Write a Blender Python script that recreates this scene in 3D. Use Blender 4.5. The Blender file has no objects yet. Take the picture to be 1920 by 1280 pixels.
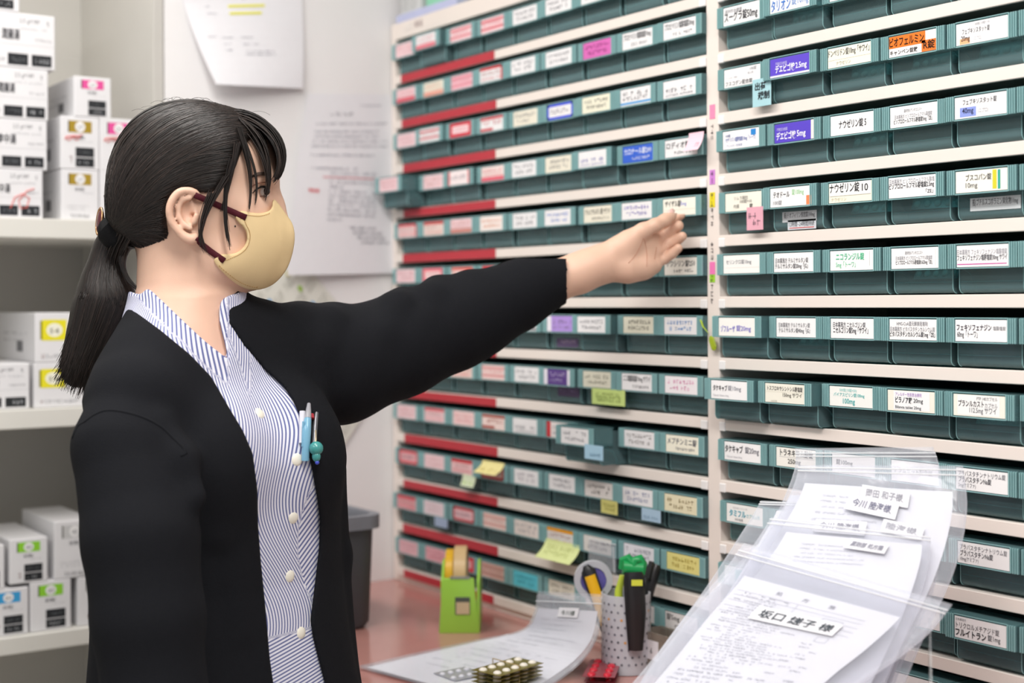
import bpy, bmesh, math, random
import numpy as np
from mathutils import Vector, Matrix
from mathutils.bvhtree import BVHTree

SC = bpy.context.scene
COL = SC.collection
random.seed(7)
rng = np.random.default_rng(7)

# ------------------------------------------------------------------ camera, world, lamps, exposure
FPX = 2667.0                      # 50 mm lens, focal length in pixels of the 1920 frame
ANG = math.atan(1838 / FPX); CA, SA = math.cos(ANG), math.sin(ANG); TH = math.radians(0.25)
FW = np.array([-CA, SA, 0.0]); R0 = np.array([SA, CA, 0.0]); U0 = np.array([0.0, 0.0, 1.0])
RT = R0 * math.cos(TH) - U0 * math.sin(TH); UP = U0 * math.cos(TH) + R0 * math.sin(TH)
CAM = np.array([0.0, -1.359, 1.38]); CX, CY = 960.0, 567.0

cd = bpy.data.cameras.new('camera'); cam = bpy.data.objects.new('camera', cd); COL.objects.link(cam)
cd.sensor_width = 36.0; cd.lens = FPX * 36 / 1920; cd.shift_y = -(640 - CY) / 1920
cd.clip_start = 0.05; cd.clip_end = 50
cam.matrix_world = Matrix([[RT[0], UP[0], -FW[0], CAM[0]], [RT[1], UP[1], -FW[1], CAM[1]],
                           [RT[2], UP[2], -FW[2], CAM[2]], [0, 0, 0, 1]])
cd.dof.use_dof = True; cd.dof.focus_distance = 1.72; cd.dof.aperture_fstop = 2.7; cd.dof.aperture_blades = 7
SC.camera = cam

wd = bpy.data.worlds.new('room_light'); SC.world = wd; wd.use_nodes = True
bg = wd.node_tree.nodes['Background']; bg.inputs[0].default_value = (0.95, 0.97, 1.0, 1); bg.inputs[1].default_value = 0.36
SC.view_settings.view_transform = 'Standard'; SC.view_settings.look = 'None'
SC.view_settings.gamma = 1.0; SC.view_settings.use_curve_mapping = False
SC.view_settings.exposure = 0.30
SC.cycles.transparent_max_bounces = 32; SC.cycles.max_bounces = 8
SC.cycles.sample_clamp_indirect = 4.0

CEIL = 2.55
LAMPS = [(-1.75, -0.95, 0.32, 1.25, 15), (-0.35, -0.95, 0.32, 1.25, 24), (-1.05, -2.3, 0.32, 1.25, 16)]
for i, (x, y, sx, sy, e) in enumerate(LAMPS):
    ld = bpy.data.lights.new('ceiling_lamp_light', 'AREA'); ld.shape = 'RECTANGLE'; ld.size = sy; ld.size_y = sx
    ld.energy = e; ld.color = (1.0, 0.975, 0.94)
    lo = bpy.data.objects.new('ceiling_lamp_light', ld); COL.objects.link(lo); lo.location = (x, y, CEIL - 0.065)

# ------------------------------------------------------------------ geometry from the photograph's perspective
def ray(px, py): return FW + (px - CX) / FPX * RT + (CY - py) / FPX * UP
def P(px, py, w): return CAM + w * ray(px, py)
def on(px, py, ax, v):
    d = ray(px, py); t = (v - CAM[ax]) / d[ax]; return CAM + t * d
def q3(px, py, w): return np.array([(px - CX) / FPX * w, (CY - py) / FPX * w, w])      # metres: right, up, depth
def q2w(q): q = np.asarray(q); return CAM + q[..., 0:1] * RT + q[..., 1:2] * UP + q[..., 2:3] * FW

# ------------------------------------------------------------------ materials
def lin(c):
    if isinstance(c, str):
        c = [int(c[i:i + 2], 16) / 255 for i in (0, 2, 4)]
    return tuple((x / 12.92 if x <= 0.04045 else ((x + 0.055) / 1.055) ** 2.4) for x in c)
MATS = {}
def mat(name, col='ffffff', rough=0.5, spec=0.5, noise=0.06, nscale=40.0, bump=0.0, bscale=200.0, metal=0.0, sss=0.0, coat=0.0, sheen=0.0):
    if name in MATS: return MATS[name]
    m = bpy.data.materials.new(name); m.use_nodes = True; nt = m.node_tree; N = nt.nodes; L = nt.links
    b = N['Principled BSDF']; c = lin(col)
    b.inputs['Base Color'].default_value = (*c, 1); b.inputs['Roughness'].default_value = rough
    b.inputs['Specular IOR Level'].default_value = spec; b.inputs['Metallic'].default_value = metal
    if sss: b.inputs['Subsurface Weight'].default_value = sss; b.inputs['Subsurface Radius'].default_value = (.010, .004, .002); b.inputs['Subsurface Scale'].default_value = 1.0
    if coat: b.inputs['Coat Weight'].default_value = coat; b.inputs['Coat Roughness'].default_value = 0.08
    if sheen: b.inputs['Sheen Weight'].default_value = sheen; b.inputs['Sheen Roughness'].default_value = 0.6
    tc = N.new('ShaderNodeTexCoord')
    if noise:
        n = N.new('ShaderNodeTexNoise'); n.inputs['Scale'].default_value = nscale; n.inputs['Detail'].default_value = 3
        L.new(tc.outputs['Object'], n.inputs['Vector'])
        mx = N.new('ShaderNodeMix'); mx.data_type = 'RGBA'
        mx.inputs[6].default_value = (*[x * (1 - noise) for x in c], 1); mx.inputs[7].default_value = (*[min(1, x * (1 + noise)) for x in c], 1)
        L.new(n.outputs['Fac'], mx.inputs[0]); L.new(mx.outputs[2], b.inputs['Base Color'])
    if bump:
        n2 = N.new('ShaderNodeTexNoise'); n2.inputs['Scale'].default_value = bscale; n2.inputs['Detail'].default_value = 2
        L.new(tc.outputs['Object'], n2.inputs['Vector'])
        bp = N.new('ShaderNodeBump'); bp.inputs['Strength'].default_value = bump; bp.inputs['Distance'].default_value = 0.002
        L.new(n2.outputs['Fac'], bp.inputs['Height']); L.new(bp.outputs[0], b.inputs['Normal'])
    MATS[name] = m; return m
def clear(name, tint, col, opaque=0.4, rough=0.15, spec=0.5, bump=0.0, bscale=30.0, edge=0.3):
    """see-through plastic: part tinted clear, part surface colour and gloss"""
    if name in MATS: return MATS[name]
    m = mat(name, col, rough, spec, noise=0.05, nscale=25, bump=bump, bscale=bscale); nt = m.node_tree; N = nt.nodes; L = nt.links
    b = N['Principled BSDF']; out = N['Material Output']
    t = N.new('ShaderNodeBsdfTransparent'); t.inputs[0].default_value = (*lin(tint), 1)
    lw = N.new('ShaderNodeLayerWeight'); lw.inputs['Blend'].default_value = 0.25
    mr = N.new('ShaderNodeMapRange'); mr.inputs['To Min'].default_value = opaque; mr.inputs['To Max'].default_value = min(1, opaque + edge)
    L.new(lw.outputs['Facing'], mr.inputs['Value'])
    mx = N.new('ShaderNodeMixShader'); L.new(mr.outputs[0], mx.inputs[0]); L.new(t.outputs[0], mx.inputs[1]); L.new(b.outputs[0], mx.inputs[2])
    L.new(mx.outputs[0], out.inputs['Surface']); return m
def ink(hexcol): return mat('ink_' + hexcol, hexcol, 0.6, 0.2, noise=0)
def paper(hexcol): return mat('paper_' + hexcol, hexcol, 0.55, 0.3, noise=0.02, nscale=80)

# ------------------------------------------------------------------ mesh building
TXT = {}
def text_geo(body, bold=0.0, res=1):
    k = (body, bold, res)
    if k not in TXT:
        c = bpy.data.curves.new('t', 'FONT'); c.body = body; c.resolution_u = res; c.size = 1; c.offset = bold
        o = bpy.data.objects.new('t', c); COL.objects.link(o)
        dg = bpy.context.evaluated_depsgraph_get()
        me = bpy.data.meshes.new_from_object(o.evaluated_get(dg))
        v = np.array([list(x.co)[:2] for x in me.vertices]).reshape(-1, 2); fs = [tuple(p.vertices) for p in me.polygons]
        bpy.data.objects.remove(o); bpy.data.curves.remove(c); bpy.data.meshes.remove(me)
        lo, hi = v.min(0), v.max(0)
        TXT[k] = (v - lo, fs, hi - lo)
    return TXT[k]

class MB:
    def __init__(s): s.v = []; s.f = []; s.m = []; s.mats = []
    def mi(s, m):
        if m not in s.mats: s.mats.append(m)
        return s.mats.index(m)
    def add(s, vs, fs, m):
        o = len(s.v); s.v += [tuple(map(float, x)) for x in vs]; i = s.mi(m)
        for f in fs: s.f.append(tuple(o + k for k in f)); s.m.append(i)
        return s
    def box(s, lo, hi, m, bev=0.0, seg=2, M=None):
        bm = bmesh.new(); bmesh.ops.create_cube(bm, size=1)
        for v in bm.verts: v.co = Vector([(lo[i] + hi[i]) / 2 + v.co[i] * (hi[i] - lo[i]) for i in range(3)])
        if bev: bmesh.ops.bevel(bm, geom=list(bm.edges), offset=bev, segments=seg, profile=0.5, affect='EDGES')
        return s.bm(bm, m, M)
    def bm(s, bm, m, M=None):
        bm.verts.index_update(); vs = [(M @ v.co if M is not None else v.co.copy()) for v in bm.verts]
        fs = [[v.index for v in f.verts] for f in bm.faces]; bm.free(); return s.add(vs, fs, m)
    def tube(s, pts, rad, m, n=8, cap=True, flat=1.0, up=None):
        pts = [np.array(p, float) for p in pts]; k = len(pts)
        if not hasattr(rad, '__len__'): rad = [rad] * k
        vs = []; fs = []; ref = np.array(up if up is not None else (0.13, 0.31, 0.94), float)
        for i in range(k):
            t = pts[min(i + 1, k - 1)] - pts[max(i - 1, 0)]; t /= (np.linalg.norm(t) + 1e-12)
            a = np.cross(t, ref); la = np.linalg.norm(a)
            if la < 1e-4: a = np.cross(t, np.array([1., 0, 0])); la = np.linalg.norm(a)
            a /= la; b = np.cross(t, a)
            if up is None: ref = b * -1 if np.dot(b * -1, ref) > 0 else b
            for j in range(n):
                q = 2 * math.pi * j / n
                vs.append(pts[i] + rad[i] * (math.cos(q) * a + flat * math.sin(q) * b))
        for i in range(k - 1):
            for j in range(n):
                fs.append((i * n + j, i * n + (j + 1) % n, (i + 1) * n + (j + 1) % n, (i + 1) * n + j))
        if cap: fs += [tuple(range(n))[::-1], tuple((k - 1) * n + j for j in range(n))]
        return s.add(vs, fs, m)
    def lathe(s, prof, m, n=24, M=None, a0=0, a1=2 * math.pi):
        vs = []; fs = []; full = abs(a1 - a0 - 2 * math.pi) < 1e-6; k = n if full else n + 1
        for r, z in prof:
            for j in range(k):
                q = a0 + (a1 - a0) * j / n; vs.append(Vector((r * math.cos(q), r * math.sin(q), z)))
        for i in range(len(prof) - 1):
            for j in range(n):
                j2 = (j + 1) % k; fs.append((i * k + j, i * k + j2, (i + 1) * k + j2, (i + 1) * k + j))
        if M is not None: vs = [M @ v for v in vs]
        return s.add(vs, fs, m)
    def prism(s, poly, M, d, m, bev=0.0):
        """2-D outline extruded by d along local z"""
        bm = bmesh.new(); a = [bm.verts.new((x, y, 0)) for x, y in poly]; f = bm.faces.new(a)
        r = bmesh.ops.extrude_face_region(bm, geom=[f])
        for e in r['geom']:
            if isinstance(e, bmesh.types.BMVert): e.co.z += d
        bmesh.ops.recalc_face_normals(bm, faces=list(bm.faces))
        if bev: bmesh.ops.bevel(bm, geom=list(bm.edges), offset=bev, segments=2, profile=0.5, affect='EDGES')
        return s.bm(bm, m, M)
    def ball(s, c, r, m, n=12, sc=(1, 1, 1), M=None):
        bm = bmesh.new(); bmesh.ops.create_uvsphere(bm, u_segments=n, v_segments=max(6, n * 2 // 3), radius=r)
        c = Vector(c)
        for v in bm.verts: v.co = Vector((v.co.x * sc[0], v.co.y * sc[1], v.co.z * sc[2])); v.co = (M @ v.co if M is not None else v.co) + c
        return s.bm(bm, m)
    def rect(s, S, x0, y0, x1, y1, m, off=0.0, n=1, k=1):
        """a flat patch on a sheet S(x, y, off)"""
        vs = [S(x0 + (x1 - x0) * i / n, y0 + (y1 - y0) * j / k, off) for j in range(k + 1) for i in range(n + 1)]
        return s.add(vs, [(j * (n + 1) + i, j * (n + 1) + i + 1, (j + 1) * (n + 1) + i + 1, (j + 1) * (n + 1) + i) for j in range(k) for i in range(n)], m)
    def text(s, S, body, x, y, h, m, off=0.0, wmax=None, bold=0.0, align='l', width=None, res=1):
        v, fs, ext = text_geo(body, bold, res); sc = h / 0.86; w = ext[0] * sc; sx = sc
        if width: sx = sc * width / w; w = width
        elif wmax and w > wmax: sx = sc * wmax / w; w = wmax
        if align == 'c': x -= w / 2
        elif align == 'r': x -= w
        return s.add([S(x + p[0] * sx, y + p[1] * sc, off) for p in v], fs, m)
    def scribble(s, S, x, y, w, h, m, off=0.0, dens=0.85, ch=None, seed=None):
        """a line of small print too small to read: broken strokes in character cells"""
        r = random.Random(seed if seed is not None else random.random()); c = ch or h; n = max(1, int(w / c))
        for i in range(n):
            if r.random() > dens: continue
            a = x + i * w / n; cw = w / n * 0.8
            for _ in range(r.choice((2, 3, 3))):
                if r.random() < 0.55:
                    yy = y + h * r.uniform(0.05, 0.9); s.rect(S, a, yy, a + cw, yy + h * 0.13, m, off)
                else:
                    xx = a + cw * r.uniform(0, 0.85); s.rect(S, xx, y, xx + cw * 0.15, y + h, m, off)
        return s
    def build(s, name, parent=None, smooth=False, origin=None, solid=0.0):
        me = bpy.data.meshes.new(name)
        o0 = np.array(origin if origin is not None else ((0, 0, 0)), float)
        base = np.array(parent_loc(parent)) if parent is not None else o0
        v = np.array(s.v, float) - base
        me.from_pydata(v.tolist(), [], s.f)
        for m in s.mats: me.materials.append(m)
        me.polygons.foreach_set('material_index', s.m)
        if smooth: me.polygons.foreach_set('use_smooth', [True] * len(me.polygons))
        me.update()
        o = bpy.data.objects.new(name, me); COL.objects.link(o)
        if parent is not None: o.parent = parent
        else: o.location = o0
        if smooth == 'auto': me.set_sharp_from_angle(angle=math.radians(40))
        if solid:
            md = o.modifiers.new('thickness', 'SOLIDIFY'); md.thickness = solid; md.offset = 0
        return o
def parent_loc(p):
    v = np.zeros(3)
    while p is not None: v += np.array(p.location); p = p.parent
    return v
def tag(o, label=None, cat=None, group=None, kind=None):
    for k, x in (('label', label), ('category', cat), ('group', group), ('kind', kind)):
        if x: o[k] = x
    return o
def thing(name, loc, label, cat, group=None):
    o = bpy.data.objects.new(name, None); o.empty_display_size = 0.05; COL.objects.link(o); o.location = [float(x) for x in loc]
    return tag(o, label, cat, group)
def plane_sheet(o, ux, uy):
    o, ux, uy = (np.array(x, float) for x in (o, ux, uy)); n = np.cross(ux, uy); n /= np.linalg.norm(n)
    return lambda x, y, off=0.0: o + x * ux + y * uy + off * n

# ------------------------------------------------------------------ the room
def room():
    wallm = mat('painted_wall', 'eeecec', 0.8, 0.2, 0.03, 6, 0.15, 90)
    mb = MB(); mb.box((-2.95, -0.45, 0), (-2.38, 0.5, CEIL), wallm); tag(mb.build('wall_back'), kind='structure')
    mb = MB(); mb.box((-2.95, -2.6, 0), (-2.80, -0.45, CEIL), wallm); tag(mb.build('wall_left'), kind='structure')
    mb = MB(); mb.box((-2.38, 0.375, 0), (1.2, 0.5, CEIL), wallm); tag(mb.build('wall_right'), kind='structure')
    mb = MB(); mb.box((-2.95, -3.4, -0.08), (1.2, 0.5, 0), mat('vinyl_floor', 'b9b2a8', 0.4, 0.4, 0.08, 12)); tag(mb.build('floor'), kind='structure')
    mb = MB(); mb.box((-2.95, -3.4, CEIL), (1.2, 0.5, CEIL + 0.08), mat('ceiling_board', 'eeeeec', 0.85, 0.2, 0.04, 30)); tag(mb.build('ceiling'), kind='structure')
    for i, (x, y, sx, sy, e) in enumerate(LAMPS):
        t = thing('ceiling_lamp', (x, y, CEIL), 'long white fluorescent ceiling lamp ' + ('above the cabinet aisle, nearer the back wall', 'above the cabinet aisle, away from the back wall', 'farther out from the drawer cabinet')[i], 'lamp', 'fluorescent ceiling lamps')
        mb = MB(); mb.box((x - sy / 2 - .03, y - sx / 2 - .03, CEIL - .055), (x + sy / 2 + .03, y + sx / 2 + .03, CEIL - .001), mat('lamp_housing', 'f0f0f0', 0.4)); mb.build('housing', t)
room()
# ------------------------------------------------------------------ the drawer cabinet
PITCH = 0.0849; RAILH = 0.0155
def zr(k): return 1.387 + (6 - k) * PITCH            # top of rail k
LX0, RX0, DW = -2.357, -1.4585, 0.0966               # left edge of each section's first drawer, drawer pitch
CREAM = mat('cream_steel', 'eadfd7', 0.42, 0.4, 0.02, 15)
TAPE = mat('red_vinyl_tape', 'b9303c', 0.45, 0.4, 0.05, 60)
CLEARW = clear('clear_white_plastic', 'f4f8fa', 'e6ecee', 0.45, 0.2)
def cabinet():
    x0, xm0, xm1, x1 = -2.376, -1.4885, -1.464, -0.855
    zb, zt = 0.852, 1.912
    c = thing('drawer_cabinet', ((x0 + x1) / 2, 0.18, zb), 'cream steel pharmacy drawer cabinet in two sections standing on the pink counter', 'cabinet')
    W = CREAM
    MB().box((x0, 0, zb), (-2.360, 0.35, zt), W, .001).build('side_panel', c)
    MB().box((xm0, 0, zb), (xm1, 0.35, zt - .032), W, .001).build('center_post', c)
    MB().box((x1, 0, zb), (x1 + .025, 0.35, zt), W, .001).build('side_panel', c)
    MB().box((x0, 0.345, zb), (x1, 0.36, zt), mat('cabinet_back', '6a6f6e', 0.7)).build('back_panel', c)
    MB().box((-2.36, 0, zr(0) - RAILH), (x1, 0.345, zt), W, .001).build('top_panel', c)
    MB().box((-2.36, 0.004, zb), (x1, 0.345, zr(12) - RAILH - .0005), W).build('plinth', c)
    for k in range(1, 13):
        for a, b in ((-2.3595, xm0), (xm1, x1)):
            mb = MB(); z = zr(k)
            mb.box((a, -.0005, z - RAILH), (b, .004, z), W, .0008, 1)
            mb.box((a, .004, z - .0022), (b, .344, z - .0006), W)
            s = mb.build('shelf_rail', c)
            ends = ((b - .0135, b),) if a < -2 else ((a, a + .012), (b - .012, b))
            for e0, e1 in ends:
                MB().box((e0, -.0022, z - .0165), (e1, .0036, z - .004), mat('white_clip', 'efeceb', .35), .001, 1).build('end_clip', s)
            if a < -2:
                xe = [-2.0205, -2.0155, -2.0185, -2.0195, -2.0195, -2.021, -2.0185, -2.020, -2.0165, -2.017, -2.0165, -2.031][k - 1]
                MB().box((-2.3335 + .004 * math.sin(k * 5), -.0014, z - RAILH + .0003), (xe, -.0006, z - .0003 + .0008 * math.sin(k * 3)), TAPE).build('red_tape', s)
    # coloured index tags and vertical handwriting stuck on the centre post
    for y0, y1, col, wr in ((197, 222, 'f58fb4', 0), (232, 262, None, 1), (319, 345, 'cf86d4', 1), (361, 388, 'e8d628', 1), (389, 425, None, 1), (452, 488, None, 1), (491, 514, 'f37fbb', 0), (515, 529, '9fd63a', 1), (531, 570, None, 1)):
        a = on(1331, y0, 1, 0.0); b = on(1341, y1, 1, 0.0); xa, xb = a[0], b[0]
        S = plane_sheet((xa, -.0004, b[2]), (1, 0, 0), (0, 0, 1)); w, h = xb - xa, a[2] - b[2]
        mb = MB()
        if col: mb.box((xa, -.0006, b[2]), (xb, -.0002, a[2]), paper(col))
        if wr:
            n = max(2, int(h / .0075))
            for i in range(n): mb.scribble(S, w * .25, h * (i + .1) / n, w * .55, h / n * .75, ink('4a4247'), .0004, 1, seed=i + y0)
        o = mb.build('index_tag' if col else 'handwriting', c)
    # the little worn note on the top panel at the far left
    S = plane_sheet((-2.325, -.0002, 1.893), (1, 0, 0), (0, 0, 1)); mb = MB()
    mb.rect(S, 0, 0, .03, .012, paper('e6ddd6'), .0004)
    for i in range(2): mb.text(S, '薬品'[i], .038 + i * .016, .0, .012, ink('a08c8c'), .0004)
    mb.build('faded_note', c)
    return c
cabinet()

TEAL_IN = clear('teal_bin_plastic', 'b7d6d8', 'a3c2c6', 0.20, 0.08, 0.8, edge=.2)
TEAL_FR = clear('teal_front_plastic', 'a9d2d4', '8db7bb', 0.27, 0.07, 0.9, edge=.25)
TEAL_ED = clear('teal_edge_plastic', 'b5e0de', 'a9d6d8', 0.62, 0.08, 0.8)
def sheet_profile(mb, prof, x0, x1, t, m):
    """a bent plastic wall of thickness t swept along x from a (y, z) polyline"""
    n = len(prof); p = np.array(prof, float); nor = []
    for i in range(n):
        d = p[min(i + 1, n - 1)] - p[max(i - 1, 0)]; d /= np.linalg.norm(d); nor.append((-d[1], d[0]))
    q = p + np.array(nor) * t; ring = list(map(tuple, p)) + list(map(tuple, q[::-1])); k = len(ring)
    vs = [(x, a, b) for x in (x0, x1) for a, b in ring]
    fs = [(i, (i + 1) % k, k + (i + 1) % k, k + i) for i in range(k)]
    for i in range(n - 1): fs += [(i, k - 1 - i, k - 2 - i, i + 1), (k + i, k + i + 1, 2 * k - 2 - i, 2 * k - 1 - i)]
    mb.add(vs, fs, m)
def make_drawer_meshes():
    w = 0.0936; h = w / 2; t = .0014
    w = 0.0878; h = w / 2
    arc = [(.008 + .007 * (1 - math.cos(q)), .0085 - .007 * math.sin(q)) for q in np.linspace(0, math.pi / 2, 6)]
    b = MB()
    sheet_profile(b, [(.008, .0315)] + arc + [(.30, .0015), (.30, .050)], -h, h, t, TEAL_IN)
    side = [(.008, .0315)] + arc + [(.301, .0015), (.301, .052), (.04, .052), (.010, .0575)]
    for x in (-h, h - t):
        M = Matrix(((0, 0, 1, x), (1, 0, 0, 0), (0, 1, 0, 0), (0, 0, 0, 1)))
        b.prism(side, M, t, TEAL_IN)
    b.box((-h + t, .0105, .0145), (h - t, .29, .0157), TEAL_IN)                       # inner shelf line seen through the front
    for s in (-1, 1):                                                                # bright moulded edges at the front corners
        b.tube([(s * (h - .0006), y - .0004, z) for y, z in [(.008, .030)] + arc], .0006, TEAL_ED, 5)
        b.tube([(s * (h - .0006), .010 + .030 * math.sin(q), .0305 - .0285 * (1 - math.cos(q)) ** .8) for q in np.linspace(0, math.pi / 2, 7)], .0006, TEAL_ED, 5)
    b.box((-h + t, .0095, .0142), (h - t, .0103, .0152), TEAL_ED)
    bo = b.build('bin')
    f = MB(); fh = .0945 / 2; y0, y1 = -.008, .010
    f.box((-fh, y0 + .0008, .0292), (fh, y0 + .0024, .0583), TEAL_FR, .0005, 1)     # label plate
    f.box((-fh, y0 + .0024, .0568), (fh, .030, .0583), TEAL_FR)                     # top flange
    f.box((-fh, y0 + .0024, .0292), (fh, y1, .0306), TEAL_FR)                       # lower lip
    for x in (-fh, fh - .0015): f.box((x, y0 + .0024, .0306), (x + .0015, .028, .0568), TEAL_FR)
    for s in (-1, 1):
        for i in range(4):
            x = s * (fh - .0014 - i * .0030); f.box((x - .0007, y0 - .0016, .0294), (x + .0007, y0 + .001, .0578), TEAL_ED, .0003, 1)
    f.box((-.0355, y0 - .0004, .0292), (.0355, y0 + .001, .0304), TEAL_ED); f.box((-.0355, y0 - .0004, .0573), (.0355, y0 + .001, .0583), TEAL_ED)
    fo = f.build('label_holder')
    for o in (bo, fo): COL.objects.unlink(o)
    return bo, fo
BIN, FRONT = make_drawer_meshes()
LW, LH = 0.0695, 0.0245
def label_sheet(loc): return plane_sheet((loc[0] - LW / 2, loc[1] - .0078, loc[2] + .0313), (1, 0, 0), (0, 0, 1))

K = '33343a'
# left section, nine drawers a row: (paper, style, colour)
PK, WH, CR = 'f0cfd3', 'ebe9ea', 'e9e3d2'
A = lambda bg, kind='line', c='6f7078', t=None: (bg, kind, c, t)
LEFT = {
 1: [A(PK, 'line', 'd98d98'), A(WH, 'bot', 'e07c88'), A(PK, 'stripes', 'd9737e'), A(PK, 'stripes', 'd1505e'), A(WH), A(WH), A(WH), A(WH), A(WH)],
 2: [A(PK, 'bot', 'd65767'), A(CR, 'bot', 'e3a08f'), A('f0bcc6', 'stripes', 'd8808f'), A(WH, 'topright', 'c9303a'), A(WH), A(WH), A('d569b4', 'line', '9c3f7f'), A(WH, 'txt', K, 'プロピベリン塩酸塩錠10mg'), A(WH, 'txt', K, 'プロピベリン塩酸塩錠20mg')],
 3: [A(PK, 'line', 'd4969f'), A(WH, 'stripes', 'c74c57'), A('d53345', 'frame', 'f2d5d8'), A(WH, 'bars', 'c6323f'), A(CR), A(WH, 'border', '4758d8'), A('ebe7d2', 'line', K), A(WH, 'under', '3f9bd8'), A(WH, 'low')],
 4: [A(PK, 'line', 'cf8d96'), A(PK, 'line', 'd9a49c'), A('f3e6e6', 'lr', 'd22f3c'), A('f0dcd8', 'bot', 'de6d7c'), A(WH, 'line'), A(CR, 'line'), A(WH, 'low', '6d6fb5'), A('3762cc', 'txt', 'eef2fa', 'カロナール錠200'), A(WH, 'txt', K, 'ロディオ錠')],
 5: [A('f2d3d2', 'topright', 'cf2f3d'), A('efdad2', 'top', 'c74f4d'), A(PK, 'bot', 'c98a80'), A('f4e9e4', 'line', 'dd8a55'), A(WH, 'line'), A(WH, 'line', '5580d2'), A(CR, 'txt', '4b4a45', 'テルミサルタン錠 サワイ'), A(WH, 'line', '6a58b8'), A('f2efe2', 'txt2', K, 'ザイザル錠5mg')],
 6: [A(PK, 'line', 'd89aa5'), A('e8707f', 'frame', 'f4d3d3'), A('f3dad6', 'bars', 'd8402f'), A(WH, 'top', 'd03a45'), A(WH), A(WH), A(WH), A(WH), A('f0ede4', 'txt', K, 'サワシリン錠250')],
 7: [A(PK), A(PK), A(PK), A(PK), A(WH, 'under', '55555f'), A('b294dc', 'left', 'efeaf2'), A(WH, 'line'), A('e2dfcc', 'line', '55524b'), A(WH, 'line', '4d8cc9')],
 8: [A(PK), A(PK, 'top', 'cf3340'), A('f0d2cb', 'top', 'd2403c'), A('f2d6d3', 'stripes', 'd9908f'), A(WH, 'line'), A('5a3f87', 'side', 'e6e2ec'), A('dcd8c6', 'line', '7b7868'), A(WH, 'txt', K, 'ニコ塩酸塩錠10mg サワイ'), A('f3edf0', 'line', 'dd7fb0')],
 9: [A(PK, 'line', 'd6949c'), A('f0cbcf', 'top', 'd4656d'), A('f2d0cf', 'line', 'd97e86'), A('f0d9d3', 'bars', 'a84a3c'), A(WH, 'low'), A('ece4e1', 'left', 'c73f45'), A(WH, 'line'), A(WH, 'line', '77706c'), A('f4f0de', 'txt', '3b3f55', 'メプチンミニ錠')],
 10: [A('e4a9ae', 'border', 'd22f3f'), A(PK, 'line', 'd9a3a9'), A('efc4c6', 'top', 'c92f38'), A('e3c9c2', 'border', 'c4303a'), A(WH, 'line', '9a8f9a'), A(WH, 'line'), A('e9e3df', 'line', '6e6762'), A(WH, 'line', '6a75a5'), A('e7dfbf', 'line', '87713e')],
 11: [A('e2a2a8', 'top', 'c9404c'), A('e6d6dc', 'line', 'd9b0b8'), A('e4b9be', 'border', 'b92a35'), A('efd4cd', 'stripes', 'd59a92'), A('e7dcd6', 'line', '8d8b94'), A('dedad8', 'top', 'e09a2a'), A('dcd9d4', 'line'), A('e6e4ea', 'line', '747488'), A('e3d98a', 'line', 'b09b3c')],
 12: [A('e0b5bd', 'line', 'c88792'), A('e2aab4', 'line', 'c06a78'), A('d7303f', 'frame', 'e9b6ba'), A('dcb5ab', 'stripes', 'b9867c'), A('5fc3d6', 'line', '3b8fa5'), A('ded9ca', 'line', '8b8778'), A(WH), A(WH), A('e6e2e0', 'txt', '4a4848', '錠5mg')],
}
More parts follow.
